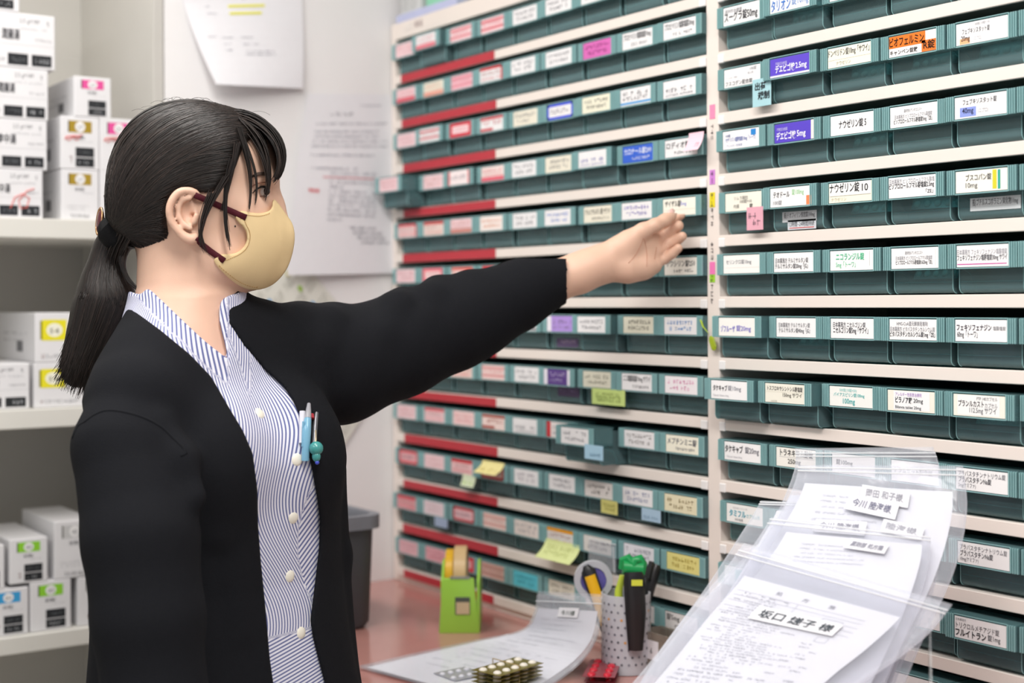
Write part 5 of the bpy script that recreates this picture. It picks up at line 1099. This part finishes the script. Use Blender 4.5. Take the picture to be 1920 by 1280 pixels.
    xn, xs = torso_ns(Ps[:, 0], Ps[:, 1], Ps[:, 2]); pxs = CX + FPX * Ps[:, 0] / Ps[:, 2]; pys = CY - FPX * Ps[:, 1] / Ps[:, 2]
    # stripes run down the cloth; the collar band follows the neckline and the waist band runs across
    ang = np.arctan2(xs, xn + .02) * .118 + Ps[:, 1] * .10 * np.sin(Ps[:, 1] * 22)
    lap = (pxs > 558 + (pys - 1020) ** 2 * .0024) * (pys > 885) * (pys < 1135) * 1.0
    st = ang * (1 - lap) + lap * (Ps[:, 0] * .82 - Ps[:, 1] * .57)
    band = pys > 1196 + (500 - pxs) * .25
    st = np.where(band, Ps[:, 1] * .94 - Ps[:, 0] * .34, st)
    cl = np.array([(255, 556), (300, 602), (345, 645), (390, 690), (430, 724)]); colr = np.interp(pxs, cl[:, 0], cl[:, 1])
    st = np.where((pys < colr) & (pxs < 428), Ps[:, 0] * .93 + .25 * Ps[:, 1], st)
    st = np.where((pxs >= 428) & (pys < 760) & (pxs < 470) & (pys < 620 + (pxs - 428) * 3), ang * .8 + Ps[:, 1] * .5, st)
    sm = bpy.data.materials.new('striped_cotton'); sm.use_nodes = True; nt = sm.node_tree; N = nt.nodes; L = nt.links; b = N['Principled BSDF']
    at = N.new('ShaderNodeAttribute'); at.attribute_name = 'stripe'; mu = N.new('ShaderNodeMath'); mu.operation = 'MULTIPLY'; mu.inputs[1].default_value = 2 * math.pi / .0040
    sn = N.new('ShaderNodeMath'); sn.operation = 'SINE'; mr = N.new('ShaderNodeMapRange'); mr.inputs['From Min'].default_value = -.75; mr.inputs['From Max'].default_value = .35
    mx = N.new('ShaderNodeMix'); mx.data_type = 'RGBA'; mx.inputs[6].default_value = (*lin('5d6596'), 1); mx.inputs[7].default_value = (*lin('e3e2ec'), 1)
    L.new(at.outputs['Fac'], mu.inputs[0]); L.new(mu.outputs[0], sn.inputs[0]); L.new(sn.outputs[0], mr.inputs[0]); L.new(mr.outputs[0], mx.inputs[0]); L.new(mx.outputs[2], b.inputs['Base Color'])
    b.inputs['Roughness'].default_value = .8; b.inputs['Specular IOR Level'].default_value = .2
    shirt = build_q('shirt', Ps, Qs, sm, T, {'stripe': st}); bvs = bvh_of(Ps, Qs)
    # ---- cardigan
    F = Field((-.62, -.70, 1.40), (.075, .06, 2.05), .0032)
    add_torso(F, .010, .03)
    F.chain([(Kp(x, y, w_), r) for x, y, w_, r in LARM], .03)
    F.chain([(Kp(1030, 528, 1.981), .0355), (Kp(1087, 511, 1.984), .0318)], .008)                 # cuff
    F.chain([(Kp(x, y, w_), r) for x, y, w_, r in RARM], .010)
    for pts, r in (([(753, 563, 1.905), (744, 575, 1.87), (712, 630, 1.842), (650, 720, 1.812)], .014), ([(818, 540, 1.935), (808, 560, 1.90), (785, 610, 1.876), (725, 700, 1.846)], .0135),
                   ([(626, 594, 1.85), (616, 606, 1.815), (596, 650, 1.786), (574, 730, 1.775), (556, 800, 1.766)], .013), ([(566, 597, 1.83), (556, 606, 1.80), (524, 650, 1.766), (512, 720, 1.738)], .012),
                   ([(880, 530, 1.945), (862, 590, 1.905), (800, 672, 1.885)], .008), ([(975, 590, 1.965), (930, 612, 1.945), (870, 650, 1.915)], .008), ([(985, 592, 1.972), (985, 590, 1.965)], .009),
                   ([(365, 930, 1.52), (340, 860, 1.53), (300, 800, 1.54)], .012), ([(405, 1000, 1.585), (385, 860, 1.60), (335, 750, 1.61)], .010), ([(440, 1180, 1.60), (430, 960, 1.60), (385, 800, 1.62)], .010),
                   ([(622, 880, 1.77), (632, 1040, 1.78), (645, 1280, 1.78)], .012)):
        F.chain([(Kp(*p), r) for p in pts], .022)
    op = [(252, 583), (300, 618), (356, 664), (396, 706), (432, 768), (455, 806), (474, 850), (483, 920), (484, 985), (489, 1050), (497, 1130), (506, 1235), (514, 1290), (520, 1560), (645, 1560), (612, 1290), (596, 1230), (586, 1190), (582, 1160), (589, 1105), (598, 1030), (600, 975), (594, 930), (586, 885), (574, 830), (563, 780), (548, 748), (530, 722), (495, 692), (457, 648), (428, 606), (424, 575), (440, 546), (470, 500), (300, 430), (210, 500), (225, 560)]
    pm = poly_map(op)
    def front(u, v, w):
        xn, xs = torso_ns(u, v, w); return np.maximum(pm(u, v, w), -(xn + .06 + np.clip((v + .02) * 6, 0, .3)))
    F.cut(front, F.lo, F.lo + F.h * F.n, .004)
    Pc, Qc = F.mesh(2); del F
    knit = mat('black_knit', '15161a', .9, .15, .15, 300, .25, 700)
    card = build_q('cardigan', Pc, Qc, knit, T); bvc = bvh_of(Pc, Qc)
    seam = spline([(136, 822), (160, 790), (196, 770), (240, 774), (285, 790), (318, 815), (338, 855)])[:25]
    sq = [P(x, y, hit(bvc, x, y)[0]) + FW * .0006 for x, y in seam if hit(bvc, x, y)[0]]
    if len(sq) > 4: MB().tube(sq, .0016, knit, 6).build('shoulder_seam', card, smooth=True)
    # ---- trousers and shoes, below the picture
    F = Field((-.62, -1.36, 1.45), (-.10, -.50, 1.98), .007)
    c0 = np.interp(tv[0], tv, tc)
    for s in (-1, 1):
        o = np.array([s * .085 * TS[0], 0, s * .085 * TS[1]]); q = np.array([c0, -.58, TW])
        F.chain([(q + o, .088), (q + o + [0, -.37, 0], .068), (q + o + [0, -.74, 0], .052)], .03)
    F.union(torso_fn(.004), (-.62, -.66, 1.45), (-.12, -.5, 1.95), .03); F.keep(lambda x, y, z: y + .52 + 0 * x + 0 * z)
    Pt, Qt = F.mesh(2); build_q('trousers', Pt, Qt, mat('navy_trousers', '23252f', .8), T)
    for s in (-1, 1):
        q = q2w(np.array([c0 + s * .085 * TS[0] + .05 * TN[0], 0, TW + s * .085 * TS[1] + .05 * TN[1]])); q[2] = .034
        ax = RT * TN[0] + FW * TN[1]; R = Matrix(((ax[0], -ax[1], 0), (ax[1], ax[0], 0), (0, 0, 1)))
        MB().ball(q, 1, mat('white_shoe', 'dcdcdc', .6), 20, (.125, .044, .034), R).build('shoe', T, smooth=True)
    # ---- mask
    F = Field(Kp(385, 560, 1.72) - [0, 0, .10], Kp(570, 355, 1.72) + [0, 0, .10], .0018)
    add_head(F, .0032); w = HW
    F.ell(Kp(448, 452, w), (rp(104, w), rp(90, w), .0600), .02); F.cap(Kp(505, 385, w), Kp(535, 440, w), rp(12, w), rp(14, w), .02)
    F.cap(Kp(535, 440, w), Kp(520, 500, w), rp(14, w), rp(20, w), .02)
    mk = spline([(514, 373), (537, 402), (550, 424), (552, 456), (540, 500), (515, 531), (485, 543), (458, 540), (432, 524), (409, 501), (401, 487), (414, 477), (439, 475), (455, 465), (463, 448), (459, 429), (444, 414), (441, 405), (452, 395), (468, 398), (491, 399), (508, 392)])
    F.keep(poly_map(mk, 380, 340, 600, 580, 1), .0015)
    Pm, Qm = F.mesh(2); del F
    mbm = mat('mask_fabric', 'dfc596', .62, .3, .04, 30, .12, 1200)
    mask = build_q('mask', Pm, Qm, mbm, T); bvm = bvh_of(Pm, Qm)
    def surf(bvs_, pts, lift):
        out = []
        for x, y in pts:
            ws = [h for h in (hit(b, x, y)[0] for b in bvs_) if h]
            if ws: out.append(P(x, y, min(ws)) - FW * lift)
        return out
    strapm = mat('strap_wine', '4a1420', .7, .2, .05, 300, .2, 900)
    for pts in ([(366, 366), (385, 374), (405, 383), (425, 392), (445, 401), (462, 408)], [(369, 447), (380, 459), (395, 471), (408, 480), (421, 489)]):
        MB().tube(surf((bvb, bvm), pts, .0012), .0036, strapm, 8, flat=.35, up=FW).build('mask_strap', mask, smooth=True)
    st_ = mat('mask_stitch', 'b9935c', .7)
    for pts in ([(457, 401), (470, 404), (488, 405), (505, 399)], [(450, 411), (463, 424), (469, 440), (466, 458), (457, 471), (440, 481), (420, 483)], [(412, 497), (434, 518), (458, 533), (482, 537)]):
        mb = MB(); q = spline(pts)[: 4 * (len(pts) - 1) + 1]
        for (x0, y0), (x1, y1) in zip(q[:-1], q[1:]):
            for t in (.1, .6):
                s_ = surf((bvm,), [(x0 + (x1 - x0) * t, y0 + (y1 - y0) * t), (x0 + (x1 - x0) * (t + .3), y0 + (y1 - y0) * (t + .3))], .0002)
                if len(s_) == 2: mb.tube(s_, .0005, st_, 4)
        mb.build('stitching', mask)
    # ---- face details
    ew, en = hit(bvb, 492, 358); ew = ew or 1.69
    dark = mat('lash_black', '17120f', .5); ec = P(490, 358, ew + .0065)
    MB().ball(ec, .0105, mat('eye_white', 'dcd5cf', .25, .6, .02), 20).build('eyeball', T, smooth=True)
    MB().ball(ec + RT * .0062 - FW * .0045 - UP * .0005, .0052, mat('iris_dark', '241813', .15, .7), 14).build('iris', T, smooth=True)
    L_ = lambda pts, l=.0: [P(x, y, (hit(bvb, x, y)[0] or ew)) - FW * (.0014 + l) for x, y in pts]
    MB().tube(L_([(474, 362), (482, 354), (491, 350), (500, 351), (506, 355)]), [.0005, .0011, .0014, .0013, .0008], dark, 6).build('eyelash', T)
    MB().tube(L_([(478, 365), (488, 368), (499, 367)]), [.0003, .0006, .0004], mat('lid_line', '6d4334', .6), 5).build('eyelash', T)
    MB().tube(L_([(472, 350), (484, 343), (497, 342), (506, 346)]), .0006, mat('lid_crease', '9a6a58', .6), 5).build('eyelid_crease', T)
    MB().tube(L_([(470, 333), (485, 326), (500, 326), (509, 330)], .0004), [.0010, .0022, .0022, .0010], mat('brow_brown', '4a382f', .8), 6, flat=.4, up=FW).build('eyebrow', T)
    MB().ball(P(441, 424, hit(bvb, 441, 424)[0] or 1.66), .0011, dark, 8).build('mole', T)
    # ---- hair
    F = Field(Kp(60, 770, 1.72) - [0, 0, .13], Kp(570, 160, 1.72) + [0, 0, .13], .0024); w = HW
    F.ell(Kp(348, 338, w), (rp(156, w), rp(156, w), .0835), 0); F.ell(Kp(420, 292, w), (rp(108, w), rp(98, w), .076), .03); F.ell(Kp(270, 380, w), (rp(76, w), rp(86, w), .062), .03)
    hp = [(505, 240), (486, 224), (466, 212), (445, 203), (420, 196), (390, 187), (360, 182), (330, 183), (300, 190), (270, 203), (245, 222), (225, 250), (209, 286), (199, 325), (195, 365), (197, 400), (206, 428), (228, 448), (250, 462), (272, 482), (292, 486), (312, 474), (326, 452), (316, 425), (312, 398), (316, 374), (330, 358), (350, 354), (368, 360), (386, 364), (404, 362), (420, 350), (434, 332), (444, 310), (452, 286), (464, 266), (484, 252)]
    F.keep(poly_map(spline(hp), 150, 140, 600, 560, 1), .012)
    pony = [(222, 436, .018), (210, 460, .0165), (201, 485, .0165), (196, 520, .0225), (198, 560, .0330), (184, 600, .0300), (169, 640, .0255), (155, 676, .0220), (145, 700, .0170)]
    F.chain([(Kp(x, y, w), r) for x, y, r in pony], .015)
    Ph, Qh = F.mesh(2); del F; bvh_ = bvh_of(Ph, Qh)
    hm = [mat('hair_dark', '191412', .46, .4, .2, 200), mat('hair_mid', '241c19', .44, .4, .2, 200), mat('hair_light', '352b27', .42, .45, .2, 200)]
    hair = build_q('hair', Ph, Qh, hm[0], T)
    pick = lambda: hm[0] if (r := random.random()) < .5 else (hm[1] if r < .88 else hm[2])
    bez = lambda p, t: (1 - t) ** 3 * p[0] + 3 * (1 - t) ** 2 * t * p[1] + 3 * (1 - t) * t * t * p[2] + t ** 3 * p[3]
    mb = MB()
    starts = np.array([(428, 197), (450, 206), (475, 222), (492, 240), (470, 256), (454, 284), (446, 308), (434, 330), (416, 350), (392, 360), (364, 356)], float)
    def strand(S_, E_, bulge, n, rad, jit=3.0):
        d = E_ - S_; Ln = np.linalg.norm(d); nrm = np.array([d[1], -d[0]]) / Ln
        if nrm[1] > 0: nrm = -nrm
        lift = random.uniform(.0003, .0017); p = [S_, S_ + d * .25 + nrm * bulge, S_ + d * .8 + nrm * bulge * .95, E_]; out = []
        for t in np.linspace(0, 1, n):
            x, y = bez(p, t); h = hit(bvh_, x, y)[0]
            if h is None:
                if len(out) > 3: break
                out = []; continue
            out.append(P(x, y, h) - FW * lift)
        if len(out) > 3: mb.tube(out, [rad * (.5 + .5 * math.sin(math.pi * (i + .6) / (len(out) + .2))) for i in range(len(out))], pick(), 4, False)
    for i in range(900):
        q = random.random() ** 1.15 * (len(starts) - 1); j = min(int(q), len(starts) - 2); S_ = starts[j] + (starts[j + 1] - starts[j]) * (q - j)
        f = q / (len(starts) - 1); E_ = np.array([random.uniform(206, 240), random.uniform(418, 452)]); b0 = 158 * (1 - f) ** 1.25 + 14
        strand(S_ + rng.normal(0, 3, 2), E_, b0 * random.uniform(.55, 1.02), 22, .0006)
    for i in range(200):                                                       # over the nape and behind the ear
        y = random.uniform(372, 480); S_ = np.array([np.interp(y, [372, 420, 450, 480], [316, 314, 326, 290]) + random.uniform(-5, 4), y])
        strand(S_, np.array([random.uniform(215, 240), random.uniform(425, 455)]), random.uniform(-4, 12), 12, .0006)
    pa = np.array(pony)
    for i in range(900):                                                       # ponytail
        s0 = random.uniform(-1, 1); out = []; cut_ = random.uniform(.80, 1.04); lift = random.uniform(.0002, .0016); wav = random.uniform(-2.5, 2.5); k0 = random.uniform(0, .25)
        tipx, tipy = random.uniform(-16, -2) + s0 * 6, random.uniform(14, 44) + 8 * s0
        for t in np.linspace(k0, 1, 18):
            q = min(t * cut_, 1) * (len(pa) - 1); j = min(int(q), len(pa) - 2); c = pa[j] + (pa[j + 1] - pa[j]) * (q - j)
            dd = (pa[j + 1] - pa[j])[:2]; dd /= np.linalg.norm(dd); nn = np.array([dd[1], -dd[0]]); rr = max(c[2] * FPX / w, 31 if q > 6 else 0); f = max(0, (t - .82) / .18) ** 1.3
            x, y = c[:2] + nn * rr * s0 * .97 + nn * wav * math.sin(t * 6) + np.array([tipx, tipy]) * f; h = hit(bvh_, x, y)[0]
            z0 = (h if h else w - .014) if not out or h is None else min(h, np.dot(out[-1] - CAM, FW) + .006); out.append(P(x, y, z0 - lift))
        mb.tube(out, [.0007] * 13 + [.0006, .0005, .0004, .0003, .0002], pick(), 4, False)
    for i in range(60):                                                       # inner edge of the ponytail sweeping to the collar
        o_ = rng.normal(0, 2.5, 2); out = [P(*(bez([np.array([238, 452]), np.array([212, 490]), np.array([238, 530]), np.array([268, 548])], t) + o_ * (1 - .5 * t)), w - .03 + random.uniform(0, .001)) for t in np.linspace(0, random.uniform(.8, 1.02), 10)]
        mb.tube(out, .0006, pick(), 4, False)
    # fringe and side locks, hanging free of the forehead
    def lock(pts, n, spread, w0, w1, rad=.00065, fan=.6):
        pts = [np.array(p, float) for p in pts]
        for _ in range(n):
            o1, o2 = rng.normal(0, spread, 2), rng.normal(0, spread * fan, 2); wz = random.uniform(w0, w1); k = random.uniform(.82, 1.02); out = []
            for t in np.linspace(0, k, 14):
                x, y = bez(pts, t) + o1 * (1 - t) + o2 * t; out.append(P(x, y, wz))
            mb.tube(out, [rad] * 9 + [rad * .9, rad * .8, rad * .65, rad * .5, rad * .3], pick(), 4, False)
    lock([(438, 214), (512, 212), (556, 288), (518, 336)], 230, 3.5, HW - .045, HW + .045)        # outer arc of the fringe
    lock([(446, 216), (508, 232), (548, 296), (508, 343)], 130, 4, HW - .050, HW + .02)
    lock([(448, 222), (496, 244), (520, 310), (497, 372)], 50, 3.5, HW - .058, HW - .02)
    lock([(448, 226), (486, 258), (508, 320), (500, 350)], 40, 3, HW - .06, HW - .03)
    lock([(448, 240), (462, 290), (478, 330), (466, 392)], 20, 2, HW - .074, HW - .06)
    lock([(450, 246), (472, 300), (488, 335), (478, 385)], 12, 2, HW - .068, HW - .055)
    lock([(446, 270), (440, 310), (430, 340), (416, 395)], 34, 3, HW - .082, HW - .074)
    lock([(436, 300), (420, 350), (416, 400), (432, 466)], 20, 3, HW - .084, HW - .076, fan=.9)
    lock([(425, 330), (398, 372), (372, 420), (374, 462)], 22, 3, HW - .088, HW - .080, fan=.8)
    lock([(398, 360), (378, 400), (366, 440), (392, 478)], 12, 2.5, HW - .090, HW - .082, fan=1.4)
    lock([(320, 440), (318, 462), (324, 480), (330, 500)], 30, 8, HW - .052, HW - .046, .0004, 1.2)
    for i in range(26):                                                       # fly-away hairs
        x = random.uniform(260, 470); y = np.interp(x, [260, 330, 390, 470], [208, 184, 188, 214]); d = random.uniform(-45, 55); am = random.uniform(2, 8)
        mb.tube([P(x + d * t, y + 3 + abs(d) * .12 * t * t - am * math.sin(t * 2.6), w) for t in np.linspace(0, 1, 9)], .00018, hm[1], 3, False)
    mb.build('hair_strands', hair, smooth=True)
    # hair tie with an oval clasp
    c = Kp(224, 434, w); tq = [q2w(Kp(206, 420, w)), q2w(Kp(226, 446, w)), q2w(Kp(238, 452, w))]
    MB().tube([P(207, 424, w - .018), P(212, 430, w - .022), P(222, 442, w - .022), P(228, 450, w - .018)], [.0165, .0205, .0200, .0165], mat('tie_black', '0f0f11', .8, .2, .2, 400, .3, 600), 16).build('hair_tie', T, smooth='auto')
    cc = P(188, 415, w - .012); zq = Vector(-FW * .55 - RT * .8 + UP * .1).to_track_quat('Z', 'Y').to_matrix()
    cl_ = MB().ball(cc, 1, mat('clasp_tortoise', '54202a', .15, .6), 20, (.0085, .0150, .004), zq).build('hair_clasp', T, smooth=True)
    ring = [cc + np.array(zq @ Vector((.0095 * math.cos(a), .0160 * math.sin(a), .001))) for a in np.linspace(0, 2 * math.pi, 28)]
    MB().tube(ring, .0016, mat('clasp_gold', 'c79a72', .25, .5, metal=.9), 8, False).build('clasp_rim', cl_, smooth=True)
    # ---- shirt buttons
    pearl = mat('button_pearl', 'e9e4d6', .3, .6)
    for x, y in ((487, 774), (557, 861), (550, 971), (544, 1080), (565, 1186)):
        h, n = hit(bvs, x, y)
        if h: zq = Vector(n).to_track_quat('Z', 'Y').to_matrix(); MB().ball(P(x, y, h) + n * .0012, 1, pearl, 16, (.0078, .0078, .0030), zq).build('shirt_button', T, smooth=True)
    for pts in ([(1207, 449), (1211, 462), (1213, 480), (1212, 500)], [(1231, 463), (1229, 475), (1227, 486)], [(1205, 447), (1200, 462), (1190, 480), (1178, 492)]):
        q = spline(pts)[: 4 * (len(pts) - 1) + 1]; out = [P(x, y, hit(bvb, x, y)[0]) + FW * .0001 for x, y in q if hit(bvb, x, y)[0]]
        if len(out) > 3: MB().tube(out, [.0003] + [.0006] * (len(out) - 2) + [.0003], mat('skin_crease', 'c48f78', .6, .3), 6).build('palm_crease', T, smooth=True)
    # thumb nail
    nl = [P(x, y, hw - .0015 + d) for x, y, d in ((1253, 402, .0), (1259, 397, .004), (1263, 393, .0075))]
    MB().tube(nl, [.0035, .0045, .0028], mat('nail_pink', 'efc5bb', .25, .6), 10, flat=.35, up=FW).build('thumb_nail', T, smooth=True)
    # ---- pens in the breast pocket
    def at(x, y, lift):
        ws = [h for h in (hit(bvs, x, y)[0], hit(bvc, x, y)[0]) if h]; return P(x, y, (min(ws) if ws else 1.66)) - FW * lift
    blue = clear('pen_blue', 'b9dcea', '86bcd8', .75, .15)
    t = thing('ballpoint_pen', at(577, 865, .008), 'translucent light blue pen clipped in the shirt pocket', 'pen')
    MB().tube([at(579, 784, .008), at(577, 805, .009), at(574, 862, .007)], [.0042, .0052, .0045], blue, 12).build('barrel', t, smooth='auto'); MB().tube([at(581, 756, .008), at(580, 770, .008), at(579, 784, .008)], [.0022, .0034, .0042], mat('pen_grey', '9a9aa0', .25), 10).build('push_top', t, smooth='auto')
    MB().tube([at(572, 788, .013), at(570, 835, .011)], .0015, blue, 6).build('clip', t)
    t = thing('ballpoint_pen', at(567, 830, .005), 'white pen with red ring half hidden behind the blue pen', 'pen')
    MB().tube([at(568, 770, .004), at(567, 830, .003)], [.0035, .0038], mat('pen_white', 'd9d9e2', .3), 10).build('barrel', t, smooth='auto'); MB().tube([at(585, 776, .005), at(586, 784, .005)], .003, mat('pen_red', 'a32a35', .3), 8).build('ring', t)
    t = thing('ballpoint_pen', at(592, 830, .005), 'slim grey pen carrying a teal bead charm', 'pen')
    MB().tube([at(595, 773, .006), at(592, 800, .006), at(590, 830, .005)], [.0022, .0030, .0030], mat('pen_steel', '77777c', .3, metal=.6), 10).build('barrel', t, smooth='auto')
    t = thing('pen_charm', at(596, 856, .012), 'small teal bead charm dangling from a pen', 'charm')
    tl = mat('charm_teal', '3f8f8c', .25, .6); MB().ball(at(596, 838, .014), .0082, tl, 16).build('bead', t, smooth=True); MB().ball(at(596, 853, .013), .0060, tl, 14, (1, .8, 1.1)).build('bead', t, smooth=True)
    MB().tube([at(594, 805, .010), at(595, 820, .012), at(595, 830, .013)], .0010, mat('charm_chain', 'b5a58a', .3, metal=.7), 6).build('chain', t); MB().ball(at(604, 840, .016), .003, mat('charm_orange', 'e0a56a', .3), 10).build('dot', t, smooth=True); MB().ball(at(598, 864, .015), .0026, mat('charm_blue', '3f4fc0', .3), 10).build('dot', t, smooth=True)
make_person()
